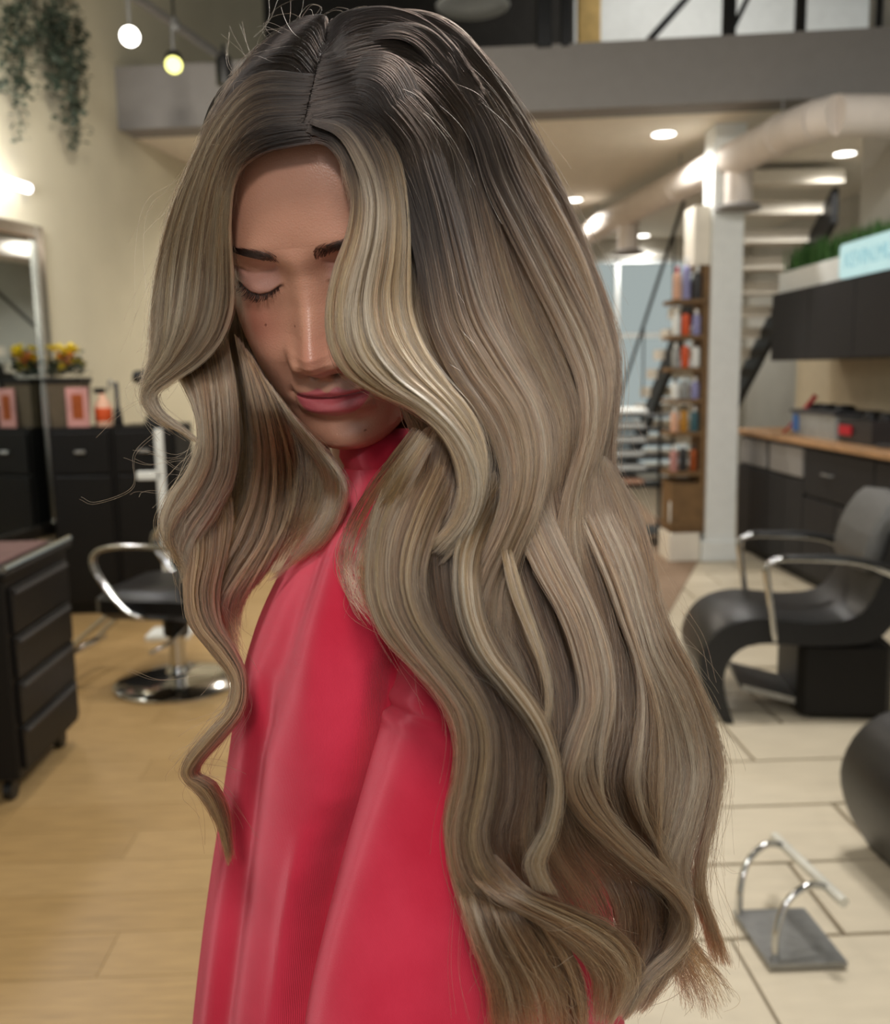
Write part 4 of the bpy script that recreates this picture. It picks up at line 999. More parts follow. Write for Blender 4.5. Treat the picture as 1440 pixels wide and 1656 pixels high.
# jeans and shoes below the frame
jm = mat('dark_denim', (48, 56, 78), 0.9, var=0.15, scale=60); shoe_m = mat('white_canvas', (210, 206, 198), 0.8)
tj = MB()
for s in (-1, 1):
    c = np.array([BX, BY, 0]) + lef * 0.09 * s
    tj.tube([c + [0, 0, 0.04], c + [0, 0, 0.12], c + fwd * 0.01 + [0, 0, 0.45], c + [0, 0, 0.78], c - lef * 0.02 * s + [0, 0, 0.90]], [0.06, 0.062, 0.068, 0.085, 0.085], 22)
tag(tj.build('trousers', jm, person, True))
for s in (-1, 1):
    c = np.array([BX, BY, 0]) + lef * 0.09 * s
    sm_ = MB(); rows_ = []
    for f, w_, h_ in ((-0.09, 0.02, 0.03), (-0.08, 0.034, 0.075), (-0.03, 0.037, 0.085), (0.05, 0.042, 0.07), (0.12, 0.046, 0.05), (0.165, 0.036, 0.035), (0.18, 0.012, 0.02)):
        rows_.append([c + fwd * f + lef * w_ * math.cos(a) + np.array([0, 0, max(0, h_ * math.sin(a))]) for a in np.linspace(0, 2 * math.pi, 17)])
    sm_.grid(rows_); sm_.build('shoe', shoe_m, person, True)

# ------------------------------------------------------------------ hair
# depth (metres from the camera) of the outer hair surface, as a smooth field over the picture
DP = np.array([(560, 22, .625), (480, 60, .60), (640, 35, .64), (740, 90, .655), (400, 120, .595), (500, 150, .552), (345, 220, .592), (440, 200, .548), (300, 320, .597), (250, 440, .605), (235, 600, .600),
 (372, 400, .570), (330, 400, .575), (300, 520, .578), (365, 540, .576), (540, 240, .527), (560, 340, .512), (545, 480, .500), (590, 620, .487), (650, 400, .530), (660, 240, .56), (700, 150, .60), (750, 300, .583), (840, 300, .632), (930, 450, .655),
 (990, 600, .665), (800, 500, .560), (690, 650, .484), (780, 740, .490), (900, 700, .572), (1000, 760, .635), (620, 800, .492), (600, 950, .482), (700, 1000, .466), (800, 900, .486), (900, 900, .525), (1040, 900, .615),
 (740, 1250, .468), (870, 1200, .462), (1000, 1100, .515), (1130, 1150, .60), (1170, 1250, .61), (750, 1450, .462), (900, 1450, .462), (1050, 1400, .53), (1110, 1550, .565), (850, 1690, .470), (1000, 1640, .53), (700, 1690, .465),
 (330, 720, .582), (262, 840, .580), (400, 800, .598), (450, 930, .598), (530, 800, .606), (300, 950, .575), (385, 1090, .570), (297, 1240, .555), (372, 1400, .555), (1200, 1600, .60)], float)
def _tps(r2): return np.where(r2 > 0, r2 * np.log(r2 + 1e-12), 0)
_q = DP[:, :2] / 500
_A = _tps(((_q[:, None] - _q[None]) ** 2).sum(-1)) + np.eye(len(_q)) * 2e-3
_Pm = np.c_[np.ones(len(_q)), _q]
_S = np.linalg.solve(np.block([[_A, _Pm], [_Pm.T, np.zeros((3, 3))]]), np.r_[DP[:, 2], 0, 0, 0])
def depth(x, y):
    p = np.stack([x, y], -1) / 500; sh_ = p.shape[:-1]; p = p.reshape(-1, 2); out = np.empty(len(p))
    for i in range(0, len(p), 40000):
        c = p[i:i+40000]; out[i:i+40000] = _tps(((c[:, None] - _q[None]) ** 2).sum(-1)) @ _S[:-3] + _S[-3] + c @ _S[-2:]
    return out.reshape(sh_)
def Wn(p):                                          # (...,3) picture x, y, depth -> world
    r = np.stack([(p[..., 0] - CX) / FPX, -(p[..., 1] - CY) / FPX, -np.ones(p.shape[:-1])], -1)
    return CAM + (r * p[..., 2:3]) @ RC.T
PAL = {k: np.array(lin(v)) for k, v in dict(root=(34, 27, 23), rootash=(66, 56, 48), low=(73, 55, 44), ash=(119, 98, 82), mid=(125, 95, 71), gold=(154, 122, 85), light=(178, 153, 127), copper=(130, 93, 67)).items()}
TG = 44
hair = None; under_v, under_f, under_c = [], [], []
# depth of the nearest head surface at each picture place (8 px cells)
_hp = to_px(Pw[Z0 > -121].reshape(-1, 3)); SK = np.full((150, 150), np.inf)
np.minimum.at(SK, (np.clip(_hp[:, 1] // 8, 0, 149).astype(int), np.clip(_hp[:, 0] // 8, 0, 149).astype(int)), _hp[:, 2])
for _ in range(2):
    _p = np.pad(SK, 1, constant_values=np.inf); _n = np.min([_p[1:-1, 1:-1], _p[:-2, 1:-1], _p[2:, 1:-1], _p[1:-1, :-2], _p[1:-1, 2:]], 0); SK = np.where(np.isinf(SK), _n, SK)
_in = ~np.isinf(SK)                                  # carry the head surface outward past its outline, receding, then soften
for _ in range(14):
    _p = np.pad(SK, 1, constant_values=np.inf); _n = np.min([_p[:-2, 1:-1], _p[2:, 1:-1], _p[1:-1, :-2], _p[1:-1, 2:], _p[:-2, :-2], _p[2:, 2:], _p[:-2, 2:], _p[2:, :-2]], 0) + 0.0045
    SK = np.where(np.isinf(SK), _n, SK)
SK = np.where(np.isinf(SK), SK[~np.isinf(SK)].max(), SK)
for _ in range(10):
    _p = np.pad(SK, 1, mode='edge'); _s = (_p[1:-1, 1:-1] * 4 + 2 * (_p[:-2, 1:-1] + _p[2:, 1:-1] + _p[1:-1, :-2] + _p[1:-1, 2:]) + _p[:-2, :-2] + _p[2:, 2:] + _p[:-2, 2:] + _p[2:, :-2]) / 16
    SK = np.minimum(_s, SK + 0.002) if _ < 4 else _s
def skull(x, y):
    gx_, gy_ = np.clip(x / 8 - 0.5, 0, 148.99), np.clip(y / 8 - 0.5, 0, 148.99); i, j = gy_.astype(int), gx_.astype(int); a, b_ = gy_ - i, gx_ - j
    v = np.stack([SK[i, j], SK[i, j+1], SK[i+1, j], SK[i+1, j+1]]); w_ = np.stack([(1-a)*(1-b_), (1-a)*b_, a*(1-b_), a*b_]) 
    return (v * w_).sum(0)
def pts(s): return np.array([tuple(map(float, a.split(','))) for a in s.split()], float)
def lock(guides, n, pal, off=0.0, thick=0.010, bulge=0.008, root=(0.0, 0.0), rootc='root', clump=0.5, frizz=2.2, rad=0.00013, tip=0.12, seed=0, under=True, spread=0.0, name='hair_lock', nclump=None, ushape=1.0, undk=0.45, hug=True, tuck=0.0, t0=0.05):
    """guides: strings of picture points from root to tip, ordered across the lock"""
    rg = np.random.default_rng(100 + seed)
    Gs = []
    for g in guides:
        g = pts(g) if isinstance(g, str) else g
        c = crv(g[:, :2], TG); Gs.append(np.c_[c, np.zeros(TG)])
    Gs = np.array(Gs); m = len(Gs)
    Gs[..., 2] = depth(Gs[..., 0], Gs[..., 1]) + off if off < 0.3 else off
    off = off if off < 0.3 else 0.0
    T = np.linspace(0, 1, TG)
    # smooth guides across the lock
    def across(uu):                                   # uu (N,T) in 0..1
        x = np.clip(uu, -0.15, 1.15) * (m - 1); i = np.clip(np.floor(x).astype(int), 0, m - 2); f = (x - i)[..., None]
        tt = np.arange(TG)[None]
        p1, p2 = Gs[i, tt], Gs[i + 1, tt]; p0 = np.where((i > 0)[..., None], Gs[np.maximum(i - 1, 0), tt], 2 * p1 - p2); p3 = np.where((i < m - 2)[..., None], Gs[np.minimum(i + 2, m - 1), tt], 2 * p2 - p1)
        return 0.5 * (2 * p1 + (p2 - p0) * f + (2 * p0 - 5 * p1 + 4 * p2 - p3) * f**2 + (3 * p1 - p0 - 3 * p2 + p3) * f**3)
    u0 = rg.random(n) ** ushape; v0 = rg.uniform(-1, 1, n)
    nc = nclump or max(4, n // 30)
    cu, cv = rg.random(nc), rg.uniform(-1, 1, nc); ci = np.argmin(np.abs(u0[:, None] - cu[None]) + 0.06 * np.abs(v0[:, None] - cv[None]) + 0.02 * rg.random((n, nc)), 1)
    k = clump * np.clip(T * 1.5, 0, 1)[None] ** 1.2 * (0.55 + 0.45 * np.sin(T * 7 + 2 * np.pi * rg.random(nc)[ci][:, None]))
    free = np.where(rg.random(n) < 0.28, 0.25, 1.0)[:, None]; k = k * free
    uu = u0[:, None] + (cu[ci] - u0)[:, None] * k + spread * rg.normal(0, 1, n)[:, None] * T[None] ** 3
    vv = v0[:, None] + (cv[ci] - v0)[:, None] * k
    P = across(uu)
    env = np.clip(np.sin(np.pi * np.clip(T, 0.0, 1)) * 1.6, 0.12, 1)[None]
    crel = rg.normal(0, 1, nc)[ci][:, None]; dz = crel * 0.0025 * np.sin(np.pi * T)[None] + vv * thick * env - bulge * (1 - (2 * np.clip(uu, 0, 1) - 1) ** 2) * env
    # fibre wander: slow sideways drift plus clump relief
    ph = rg.uniform(0, 2 * np.pi, (n, 6)); am = rg.normal(0, 1, (n, 3)) * frizz
    wild = np.where(rg.random(n) < 0.08, 3.4, 1.0)[:, None]
    gx = (am[:, :1] * np.sin(3.1 * T[None] * 2 + ph[:, :1]) + 0.6 * am[:, 1:2] * np.sin(7 * T[None] * 2 + ph[:, 1:2]) + 0.3 * am[:, 2:] * np.sin(17 * T[None] + ph[:, 2:3])) * (0.25 + T[None] ** 1.3) * wild
    gy = (am[:, 1:2] * np.sin(2.3 * T[None] * 2 + ph[:, 3:4]) + 0.5 * am[:, :1] * np.sin(8 * T[None] * 2 + ph[:, 4:5])) * (0.25 + T[None] ** 1.3) * wild * 0.6
    P[..., 0] += gx; P[..., 1] += gy; P[..., 2] += dz + 0.0012 * np.sin(ph[:, 5:6] + 9 * T[None])
    P[..., 2] += tuck * np.clip(1 - T / 0.24, 0, 1)[None] ** 1.3
    if hug: P[..., 2] = np.minimum(P[..., 2], skull(P[..., 0], P[..., 1]) - 0.0095 - np.clip(-off, -0.01, 0.012) * 0.4 - 0.0035 * (1 - vv))
    if hug:
        for _ in range(5):
            zp = np.pad(P[..., 2], ((0, 0), (2, 2)), mode='edge'); P[..., 2] = (zp[:, :-4] + zp[:, 1:-3] + zp[:, 2:-2] + zp[:, 3:-1] + zp[:, 4:]) / 5
        P[..., 2] = np.minimum(P[..., 2], skull(P[..., 0], P[..., 1]) - 0.006 - 0.003 * (1 - vv))
    # each fibre stops at its own length
    te = 1 - tip * rg.random(n) ** 1.3; ta = (t0 + (0.22 if tuck > 0 else 0)) * rg.random(n) ** 1.1; ts = ta[:, None] + T[None] * (te - ta)[:, None]; x = ts * (TG - 1); i = np.minimum(x.astype(int), TG - 2); f = (x - i)[..., None]
    P = np.take_along_axis(P, i[..., None], 1) * (1 - f) + np.take_along_axis(P, i[..., None] + 1, 1) * f
    Pw_ = Wn(P)
    names_ = list(pal.keys()); pr_ = np.array([pal[q] for q in names_], float); pr_ /= pr_.sum()
    bank = np.array([PAL[q] for q in names_])
    cc = bank[rg.choice(len(names_), nc, p=pr_)]
    own = bank[rg.choice(len(names_), n, p=pr_)]
    mixc = cc[ci] * 0.5 + own * 0.5
    mixc = mixc * np.exp(rg.normal(0, 0.34, (n, 1)) + (crel * -0.10))
    if root[1] > 0:
        sh_ = rg.normal(0, 0.05, n)[:, None]
        rk = np.clip((ts + sh_ - root[0]) / (root[1] - root[0]), 0, 1)[..., None]; rk = rk * rk * (3 - 2 * rk)
        rc_ = PAL[rootc] * np.exp(rg.normal(0, 0.2, (n, 1, 1)))
        col = rc_ * (1 - rk) + mixc[:, None] * rk
    else: col = np.repeat(mixc[:, None], TG, 1)
    rr = rad * (1 - 0.6 * T ** 3)[None] * rg.uniform(0.75, 1.25, n)[:, None]
    global hair
    if under:
        nu = 4 * m; ug = np.repeat(np.linspace(0.05, 0.95, nu)[:, None], TG, 1)
        S = across(ug); S[..., 2] += -bulge * (1 - (2 * ug - 1) ** 2) * env + thick * 0.75 * env
        S[..., 2] += tuck * np.clip(1 - T / 0.16, 0, 1)[None] ** 1.5
        if hug:
            S[..., 2] = np.minimum(S[..., 2], skull(S[..., 0], S[..., 1]) - 0.0075 - np.clip(-off, -0.01, 0.012) * 0.4)
            for _ in range(5):
                zp = np.pad(S[..., 2], ((0, 0), (2, 2)), mode='edge'); S[..., 2] = (zp[:, :-4] + zp[:, 1:-3] + zp[:, 2:-2] + zp[:, 3:-1] + zp[:, 4:]) / 5
            S[..., 2] = np.minimum(S[..., 2] + 0.002, skull(S[..., 0], S[..., 1]) - 0.005)
        kk = int(TG * (1 - tip * 0.8)); k0 = int(TG * (0.24 if tuck > 0 else 0.07)); S = Wn(S)[:, k0:kk]
        if root[1] > 0:
            r1 = np.clip((T - root[0]) / (root[1] - root[0]), 0, 1)[None, k0:kk, None]; uc = PAL[rootc] * (1 - r1) + mixc.mean(0) * r1
            uc = np.repeat(uc, nu, 0)
        else: uc = np.ones((nu, kk - k0, 3)) * mixc.mean(0)
        b = sum(len(v) for v in under_v)
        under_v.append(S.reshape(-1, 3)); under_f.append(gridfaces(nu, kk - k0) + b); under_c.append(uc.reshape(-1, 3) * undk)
    LOCKS.append((name, Pw_, rr, col))
LOCKS = []
BAL = dict(ash=3, mid=3, low=2, light=1.6, gold=0.8)
ASH = dict(ash=4, light=2, low=1.5, mid=1)
GOLD = dict(gold=2.4, mid=2, light=2.4, ash=1.0, copper=0.6)
DK = dict(low=3, ash=1, mid=1)
BRN = dict(mid=3, copper=1.2, low=2, gold=1, ash=1.2)

# --- crown and the long back fall on the right (roots along the parting)
lock(['480,214 545,214 585,262 603,330 602,400 598,470 610,540 640,600 690,655',
      '487,195 575,190 632,255 655,345 662,430 672,510 700,580 740,640 775,700',
      '495,172 600,165 675,235 702,330 712,430 730,530 765,610 805,680 830,750 822,830',
      '502,150 620,135 708,215 738,320 757,430 780,530 820,615 860,690 868,770 850,850',
      '509,128 640,105 735,190 775,310 805,425 835,520 875,605 905,680 905,760 880,840',
      '516,105 655,78 755,165 808,290 845,405 885,500 920,590 942,670 925,750 908,830',
      '522,85 662,52 772,145 835,265 880,375 925,470 957,560 968,640 948,720 940,800',
      '527,66 665,34 775,115 845,225 900,325 945,415 975,505 994,585 985,660 968,730'], 5200, BAL, off=0.006, thick=0.010, bulge=0.0, root=(0.32, 0.70), clump=0.55, frizz=2.0, seed=1, t0=0.03)
# second, deeper fall that fills the silhouette behind
lock(['520,110 640,110 720,240 760,420 790,600 810,760 800,900 780,1020',
      '525,80 680,70 790,200 850,400 900,600 890,760 880,900 900,1040',
      '530,45 690,30 790,110 870,240 940,400 990,560 985,680 985,780 1030,900 1060,1020',
      '535,30 695,22 800,120 880,255 945,400 997,560 996,650 985,730 1020,810 1058,920'], 2200, DK, off=0.024, thick=0.014, bulge=0.0, root=(0.3, 0.6), clump=0.35, frizz=2.6, seed=2)
# top of the crown: hair lifting off the parting toward both sides
lock(['482,212 470,196 430,196 392,232 366,282', '490,190 465,166 415,172 372,222 343,286', '498,165 462,136 402,142 355,200 325,270', '506,138 465,104 405,112 352,170 318,245', '514,108 480,72 425,86 372,140 332,215', '522,80 500,46 450,58 395,105 348,175', '530,55 525,24 480,34 425,72 372,128'],
     1700, ASH, off=0.003, thick=0.007, bulge=0.0, root=(0.45, 1.25), clump=0.4, frizz=1.4, seed=3, tip=0.08)
lock(['505,150 545,120 600,110 660,150 700,220', '512,125 560,85 625,75 690,120 735,200', '520,95 570,52 640,45 712,92 765,175', '527,62 575,24 645,20 725,66 785,150', '530,40 560,18 630,12 700,40 760,110'], 1300, DK, off=0.002, thick=0.006, bulge=0.0, root=(0.9, 1.6), clump=0.35, frizz=1.5, seed=4, tip=0.1)
lock(['497,197 560,190 620,240 652,320', '503,172 585,165 652,225 684,310', '508,146 610,130 692,200 728,295', '514,116 640,100 737,185 772,285', '522,86 655,66 760,165 800,270'], 1500, DK, off=-0.003, thick=0.005, bulge=0.0, root=(0.7, 1.3), clump=0.35, frizz=1.6, seed=32, tip=0.45, t0=0.04, under=False)
# fine hairline over the forehead
lock(['512,232 478,236 428,248 394,272 376,310', '500,210 458,214 412,228 380,258 362,310', '495,200 450,203 400,216 368,252 350,312'], 800, DK, off=-0.001, thick=0.004, bulge=0.0, root=(0.35, 1.1), clump=0.3, frizz=1.6, seed=5, tip=0.5, t0=0.12, under=False)
lock(['500,230 526,236 546,258 558,296 564,336', '496,206 540,212 566,245 578,290 584,330', '492,190 555,198 588,240 600,290 604,330'], 420, dict(light=3, ash=2), off=-0.002, thick=0.004, bulge=0.002, root=(0.2, 0.9), clump=0.3, frizz=1.6, seed=6, tip=0.5, t0=0.25, under=False)

# --- face framing wave on the right of the face
lock(['494,212 532,230 556,264 568,318 560,378 541,430 528,492 530,552 556,604 612,640 664,662 708,698 735,745 742,800 722,850 680,890',
      '502,195 552,213 585,262 600,325 594,392 577,452 573,515 588,572 628,618 682,654 728,696 758,748 766,800 748,850 706,898',
      '508,178 572,196 614,255 632,335 630,410 620,480 632,545 668,600 713,644 752,690 776,742 780,795 764,845 728,900',
      '514,160 592,180 645,250 663,345 665,430 668,505 692,568 728,620 764,665 784,712 788,760 778,812 752,866 708,916'], 4200, GOLD, off=-0.004, thick=0.008, bulge=0.006, root=(0.07, 0.30), clump=0.5, frizz=1.6, seed=7, t0=0.02, tip=0.22)
lock(['500,200 545,220 572,262 588,320 584,385 570,440 556,500 560,560 590,605', '505,190 560,205 600,262 618,330 612,400 600,460 600,520 620,580 660,620'], 700, dict(light=4, ash=2), off=-0.012, thick=0.005, bulge=0.004, root=(0.05, 0.3), clump=0.6, frizz=1.6, seed=8, tip=0.35, under=False)
# swags between the face wave and the back fall
lock(['500,165 590,172 640,300 672,420 690,520 725,600 768,660 800,720 812,790 795,860 760,930 735,1000', '508,130 625,122 690,290 722,420 745,520 790,600 835,670 852,745 842,820 812,890 785,960 775,1040', '514,105 650,95 735,300 770,420 800,510 845,590 880,660 892,740 876,820 848,890 830,960 840,1050'], 2600, BAL, off=-0.003, thick=0.008, bulge=0.008, root=(0.33, 0.66), t0=0.05, clump=0.6, frizz=2.0, seed=9)
lock(['520,90 660,66 750,200 780,290 822,380 862,460 902,540 935,620 940,700 918,780 900,860 905,940', '525,72 670,50 775,180 820,290 865,380 905,460 945,545 968,630 962,710 940,790 938,870 960,950', '529,58 690,44 795,180 850,300 900,390 940,470 975,550 990,620 982,690 965,760 985,840 1015,920'], 2300, BAL, off=-0.002, thick=0.008, bulge=0.006, root=(0.34, 0.68), t0=0.05, clump=0.6, frizz=2.2, seed=10)

# --- left curtain
lock(['486,216 440,226 402,250 380,298 373,368 377,436 377,500 360,548 325,588 282,616 250,640 262,668 300,696 330,722',
      '492,196 425,206 380,250 357,312 348,390 346,458 338,518 315,562 280,598 248,624 238,646 258,676 296,700',
      '498,170 415,180 362,235 332,312 318,392 310,462 300,520 280,570 252,606 234,630 238,656 268,688',
      '504,145 412,150 352,215 314,300 290,385 280,455 274,520 264,572 245,605 233,628 236,650',
      '510,120 418,118 352,180 310,262 276,345 256,425 246,500 246,560 240,596 232,622'], 4300, dict(ash=3, light=3.5, mid=1.5, low=1, gold=0.4), off=-0.002, thick=0.008, bulge=0.006, root=(0.04, 0.38), clump=0.5, frizz=1.8, seed=11, t0=0.02, tip=0.07)
lock(['480,120 400,140 345,215 308,300 278,380 258,450 244,530 246,590', '470,140 400,165 350,240 318,330 292,420 275,500 268,570'], 900, DK, off=0.014, thick=0.008, bulge=0.0, root=(0.2, 0.7), clump=0.3, frizz=2.0, seed=12)
# lower waves of the left side
lock(['262,560 288,610 312,660 322,712 300,765 272,805 260,845 272,880 305,905 335,930', '300,550 322,620 332,690 332,745 308,795 282,832 272,868 290,902 320,930', '335,545 350,620 356,695 352,755 328,808 300,850 288,888 305,925 325,975', '368,540 382,625 388,710 378,780 350,838 320,885 308,935 318,990 350,1040'], 2900, BRN | dict(light=1), off=0.004, thick=0.009, bulge=0.008, clump=0.55, frizz=2.2, seed=13, tuck=0.012)
lock(['380,540 400,640 412,730 402,800 378,860 350,915 335,965 345,1020 378,1072', '395,560 425,650 442,735 440,810 425,870 395,920 368,965 362,1015 385,1065', '410,580 455,665 480,745 478,820 455,880 430,925 400,955 385,990'], 2300, BRN, off=0.014, thick=0.010, bulge=0.006, clump=0.5, frizz=2.6, seed=14, hug=False, tip=0.2)
lock(['420,600 470,690 515,755 520,820 490,880 455,925 430,942', '450,640 505,715 545,770 540,835 505,885 470,915', '470,670 530,735 560,790 545,850 515,890'], 900, GOLD, off=0.010, thick=0.006, bulge=0.0, clump=0.6, frizz=3.0, seed=15, hug=False, tip=0.4, under=False)
lock(['282,790 290,835 300,880 297,950 306,1010 345,1060 374,1100 368,1148 328,1195 300,1230 296,1256 326,1292 354,1340 370,1402', '325,790 335,845 335,900 325,960 336,1010 370,1055 390,1095 386,1145 350,1192 316,1232 308,1256 338,1272 360,1320 373,1392', '372,780 378,840 368,900 356,960 360,1010 386,1058 400,1100 396,1150 366,1190 332,1226 320,1250 345,1262 370,1312 376,1382'], 1700, dict(copper=2, mid=2, low=1.5, gold=1), off=-0.002, thick=0.007, bulge=0.006, clump=0.6, frizz=1.3, seed=16, tuck=0.012, tip=0.12)

# --- right lower locks
lock(['690,690 655,735 618,790 598,850 592,910 594,968 620,1030 672,1084 716,1134 738,1190 736,1258 721,1328 727,1398 745,1465 770,1535 812,1600 850,1656', '712,690 684,745 650,805 628,865 622,925 630,985 664,1046 708,1098 745,1150 757,1206 750,1276 738,1345 748,1412 790,1465 850,1510 905,1560', '735,700 712,760 682,825 662,885 656,940 672,1000 708,1056 748,1108 778,1160 786,1220 776,1290 764,1355 782,1415 840,1462 905,1495 965,1520', '760,720 740,785 712,850 694,905 690,955 708,1014 745,1066 780,1116 802,1170 806,1235 796,1300 786,1356 812,1410 872,1450 940,1480 1000,1505'], 4600, BAL | dict(gold=2), off=-0.006, thick=0.009, bulge=0.010, clump=0.55, frizz=2.4, seed=17, tuck=0.03, tip=0.42)
lock(['800,760 765,820 738,880 732,940 740,1000 764,1058 806,1112 850,1166 881,1220 892,1275 880,1335 850,1392 862,1440', '830,780 800,840 778,900 776,950 786,1008 812,1062 852,1112 886,1168 904,1228 908,1288 896,1350 880,1400 905,1450'], 2000, GOLD, off=-0.012, thick=0.007, bulge=0.008, clump=0.5, frizz=1.6, seed=18, tuck=0.03)
lock(['800,830 812,900 826,960 850,1020 872,1076 884,1136 872,1190', '815,830 830,900 848,965 868,1022 886,1078 893,1136 884,1190'], 420, GOLD, off=-0.016, thick=0.004, bulge=0.003, clump=0.5, frizz=1.4, seed=19, tuck=0.03, tip=0.15)
lock(['805,780 838,868 868,932 902,992 926,1060 938,1130 917,1200 906,1262 930,1312 976,1360 1030,1408 1080,1450 1104,1492 1086,1530 1040,1572 1008,1632', '835,775 868,862 900,930 934,995 956,1064 964,1134 944,1202 930,1264 952,1314 1000,1362 1054,1410 1100,1452 1116,1494 1095,1538 1050,1586 1020,1642', '868,770 902,850 936,925 968,995 990,1066 996,1138 978,1206 962,1264 984,1314 1030,1360 1080,1408 1116,1450 1124,1490'], 4200, ASH | dict(mid=3, gold=0.6), off=-0.010, thick=0.009, bulge=0.010, clump=0.55, frizz=2.0, seed=20, tuck=0.03, tip=0.08)
lock(['900,770 940,850 975,930 1000,1000 1025,1070 1032,1140 1022,1205 1012,1262 1030,1320 1066,1372 1100,1420', '935,760 972,840 1006,920 1030,995 1050,1065 1078,1128 1098,1192 1106,1262 1090,1330 1072,1392 1086,1446', '968,765 1008,840 1040,912 1056,982 1080,1052 1114,1112 1138,1182 1148,1252 1134,1330 1116,1400 1124,1456'], 3400, BAL, off=-0.004, thick=0.010, bulge=0.010, clump=0.6, frizz=2.6, seed=21, tuck=0.03)
lock(['985,755 1032,820 1054,890 1066,960 1088,1022 1122,1086 1150,1158 1168,1238 1158,1310 1142,1382 1138,1440 1160,1502 1186,1566', '965,775 1012,835 1040,905 1052,975 1075,1040 1105,1100 1132,1170 1152,1240 1146,1312 1130,1384 1124,1444 1140,1500 1150,1560'], 1500, BRN, off=0.004, thick=0.010, bulge=0.006, clump=0.6, frizz=3.0, seed=22, tuck=0.03, tip=0.2)
# middle layer behind the front locks, following the same waves
lock(['700,700 676,800 662,900 676,1000 716,1090 752,1180 748,1280 740,1370 770,1450 830,1520', '760,700 740,800 728,900 744,1000 790,1090 830,1180 836,1280 820,1370 860,1460 920,1540', '820,700 812,800 812,900 840,1000 876,1090 890,1180 876,1280 884,1370 930,1450 980,1540', '880,700 892,800 912,900 944,1000 960,1090 958,1180 940,1270 970,1360 1030,1430 1050,1540', '940,720 964,810 992,900 1016,1000 1034,1090 1040,1180 1028,1270 1050,1350 1090,1420 1080,1520', '985,740 1030,820 1056,900 1070,1000 1104,1090 1134,1180 1140,1270 1124,1350 1112,1430 1130,1510'], 5200, dict(low=2.5, ash=2, mid=2.5, light=0.5), off=0.010, thick=0.010, bulge=0.0, clump=0.55, frizz=4.0, seed=23, tip=0.25)
# bottom ends
lock(['740,1330 752,1400 792,1448 860,1486 920,1530 958,1580 960,1656', '758,1370 790,1430 850,1468 915,1500 970,1540 1000,1590 985,1660', '800,1380 860,1440 930,1470 990,1500 1030,1540 1030,1590 990,1650'], 2400, BRN | dict(light=1.2), off=-0.014, thick=0.008, bulge=0.004, clump=0.6, frizz=3.2, seed=24, tuck=0.012, t0=0.12, tip=0.35, under=False)
lock(['728,1380 742,1450 762,1520 785,1590 800,1690', '760,1400 775,1470 800,1535 830,1600 850,1700', '800,1420 835,1490 870,1550 900,1610 915,1700', '860,1440 900,1500 935,1560 950,1620 950,1700'], 2600, BRN | dict(light=1.2), off=-0.010, thick=0.009, bulge=0.004, clump=0.65, frizz=3.2, seed=25, tuck=0.012, t0=0.12, tip=0.3, under=False)
lock(['960,1400 990,1460 1000,1530 985,1590 960,1655', '1020,1400 1050,1460 1050,1530 1020,1590 990,1650', '1080,1400 1105,1450 1095,1520 1060,1580 1020,1640', '1110,1420 1118,1480 1105,1540 1075,1590 1040,1640'], 1800, DK | dict(copper=1), off=0.006, thick=0.010, bulge=0.006, clump=0.7, frizz=3.6, seed=26, tuck=0.012, tip=0.35)
lock(['1070,1420 1095,1480 1130,1530 1165,1570 1195,1610', '1055,1430 1085,1500 1115,1560 1140,1610 1150,1650', '1040,1440 1070,1510 1090,1570 1100,1625'], 420, BRN, off=0.0, thick=0.008, bulge=0.0, clump=0.75, frizz=4.5, seed=27, tip=0.4, under=False)
# wispy strands falling from below the face wave across the sweatshirt
lock(['668,690 615,760 570,830 548,900 560,960 592,1010', '690,700 645,770 605,840 580,905 588,960 625,1015', '700,720 662,790 630,850 608,910 612,965 650,1010'], 260, BAL, off=-0.002, thick=0.006, bulge=0.0, clump=0.4, frizz=6.0, seed=28, tip=0.3, under=False)
# far side hair seen between the cheek and the left waves
lock(['330,470 325,560 325,650 330,740 320,830 305,950', '365,470 372,560 380,650 388,740 380,840 360,960', '395,480 412,570 430,660 440,750 430,850 405,960', '420,500 448,590 478,680 495,760 482,840 445,915', '440,540 480,630 520,700 545,770 530,840 490,905'], 3000, dict(mid=2, gold=1.5, low=2, light=1), off=0.622, thick=0.010, bulge=0.0, clump=0.5, frizz=3.0, seed=31, hug=False, tip=0.3)
# neck hair behind the chin
lock(['640,640 660,690 680,730 690,790', '690,620 715,680 730,740 735,800', '740,600 765,680 780,750 785,820'], 700, DK, off=0.05, thick=0.01, bulge=0.0, clump=0.3, frizz=2.0, seed=29, hug=False)
# loose flyaways
FLY = ['410,128 396,90 358,55', '405,140 370,110 366,70', '418,120 402,80 392,35', '455,160 460,110 470,20 468,-10', '512,165 512,120 505,70 498,50', '440,70 425,50 440,28 470,22 488,30', '410,60 435,35 452,-8',
       '345,215 300,290 245,330 232,400 240,500', '330,250 280,330 250,420 245,520 250,600', '325,220 290,300 262,350', '238,640 200,660 160,690', '322,715 285,735 240,720', '320,740 290,760 250,735 215,728', '330,760 300,745 240,752 200,740',
       '270,690 220,735 215,790 155,815 128,807', '270,800 225,795 210,800', '860,320 905,345 925,390 930,440', '800,160 845,210 862,260', '870,300 930,380 965,470', '985,600 1010,660 1030,740', '1150,1180 1185,1290 1165,1360 1150,1380', '1150,1380 1180,1410 1200,1412',
       '1060,900 1095,960 1110,1010', '1080,960 1130,1030 1148,1100', '1110,1430 1160,1520 1180,1600', '1040,780 1070,850 1082,920', '480,30 500,8 520,12 515,30', '520,25 548,12 575,22 560,36', '560,22 590,10 615,22', '205,1085 260,1100 330,1075', '735,1460 730,1560 738,1640', '745,1480 742,1570 760,1650']
rg = np.random.default_rng(55)
fl = []
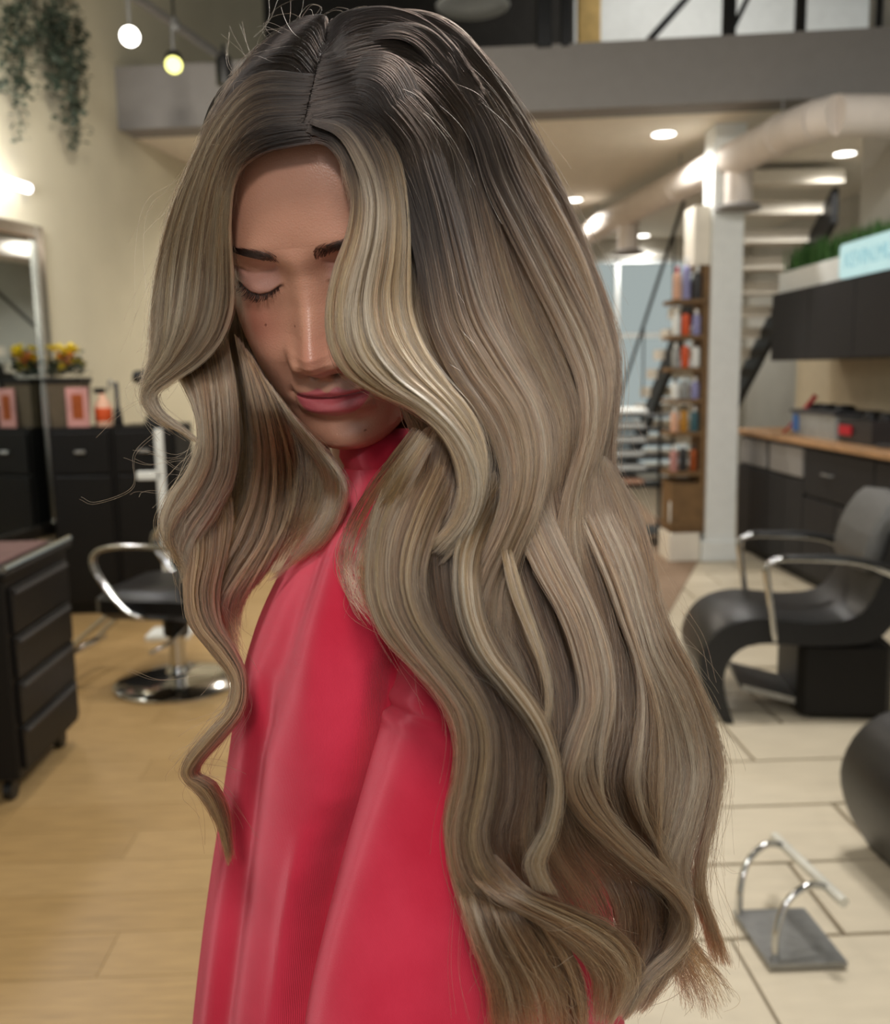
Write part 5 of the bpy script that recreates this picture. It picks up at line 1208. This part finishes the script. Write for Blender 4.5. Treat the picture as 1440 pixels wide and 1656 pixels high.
for g in FLY:
    c0 = crv(pts(g), TG)
    for rep in range(2):
        c = c0 + (rg.normal(0, 4, 2) * rep) + np.linspace(0, 1, TG)[:, None] ** 2 * rg.normal(0, 12, 2) * rep
        fl.append(np.c_[c, depth(c[:, 0], c[:, 1]) - 0.002])
for q in range(950):                                     # many short ones following the outer locks
    nm, Pq, rr_, cq = LOCKS[rg.choice([0, 0, 1, 2, 11, 11, 13, 16, 17, 20, 21, 22, 22, 23, 24, 25, 26])]
    k_ = rg.integers(len(Pq)); pp = to_px(Pq[k_]).copy(); i0 = rg.integers(4, TG - 14); i1 = min(TG - 1, i0 + rg.integers(10, 20))
    seg = pp[i0:i1]; seg = crv(seg, TG); t_ = np.linspace(0, 1, TG)[:, None]
    seg[:, :2] += rg.normal(0, 24, (1, 2)) * t_ ** 1.5 + rg.normal(0, 7, (1, 2)) * np.sin(t_ * 5); seg[:, 2] -= 0.004 * t_[:, 0]
    fl.append(seg)
fl = np.array(fl)
LOCKS.append(('flyaway_hair', Wn(fl), np.full((len(fl), TG), 0.00006), np.ones((len(fl), TG, 3)) * np.where(rg.random((len(fl), 1, 1)) < 0.5, PAL['light'], PAL['ash'])))

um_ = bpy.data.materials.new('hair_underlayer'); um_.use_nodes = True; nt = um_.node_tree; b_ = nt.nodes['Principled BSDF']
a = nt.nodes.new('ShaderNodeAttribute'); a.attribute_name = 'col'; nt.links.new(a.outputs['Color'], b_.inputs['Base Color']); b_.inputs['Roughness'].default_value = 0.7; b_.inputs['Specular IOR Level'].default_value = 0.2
# scalp: the skull grown outward a little behind the hairline
zi = np.where(Z0 > -60)[0]; sc_p = P0[zi].copy(); cen = np.array([0, -5.0, 20.0]); dirn = sc_p - cen; dirn /= np.linalg.norm(dirn, axis=-1, keepdims=True)
hl = np.interp(np.abs(np.degrees(TH)), [0, 12, 25, 38, 55, 80, 180], [84, 83, 76, 58, 20, -20, -200])[None]
inside = np.clip((sc_p[..., 2] - hl) / 6, 0, 1); sc_p = sc_p + dirn * (inside * 5.5 - 1.5)[..., None]
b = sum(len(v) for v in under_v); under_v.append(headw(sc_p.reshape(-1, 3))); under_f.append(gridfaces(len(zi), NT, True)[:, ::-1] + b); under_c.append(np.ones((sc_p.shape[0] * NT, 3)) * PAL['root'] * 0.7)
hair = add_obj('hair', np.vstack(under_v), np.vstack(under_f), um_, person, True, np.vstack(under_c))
hair['label'] = 'long wavy ash blonde hair with dark roots'
for nm, Pq, rr_, cq in LOCKS:
    o = strands(nm, Pq, rr_, cq, HM, hair)
    o['kind'] = 'stuff'
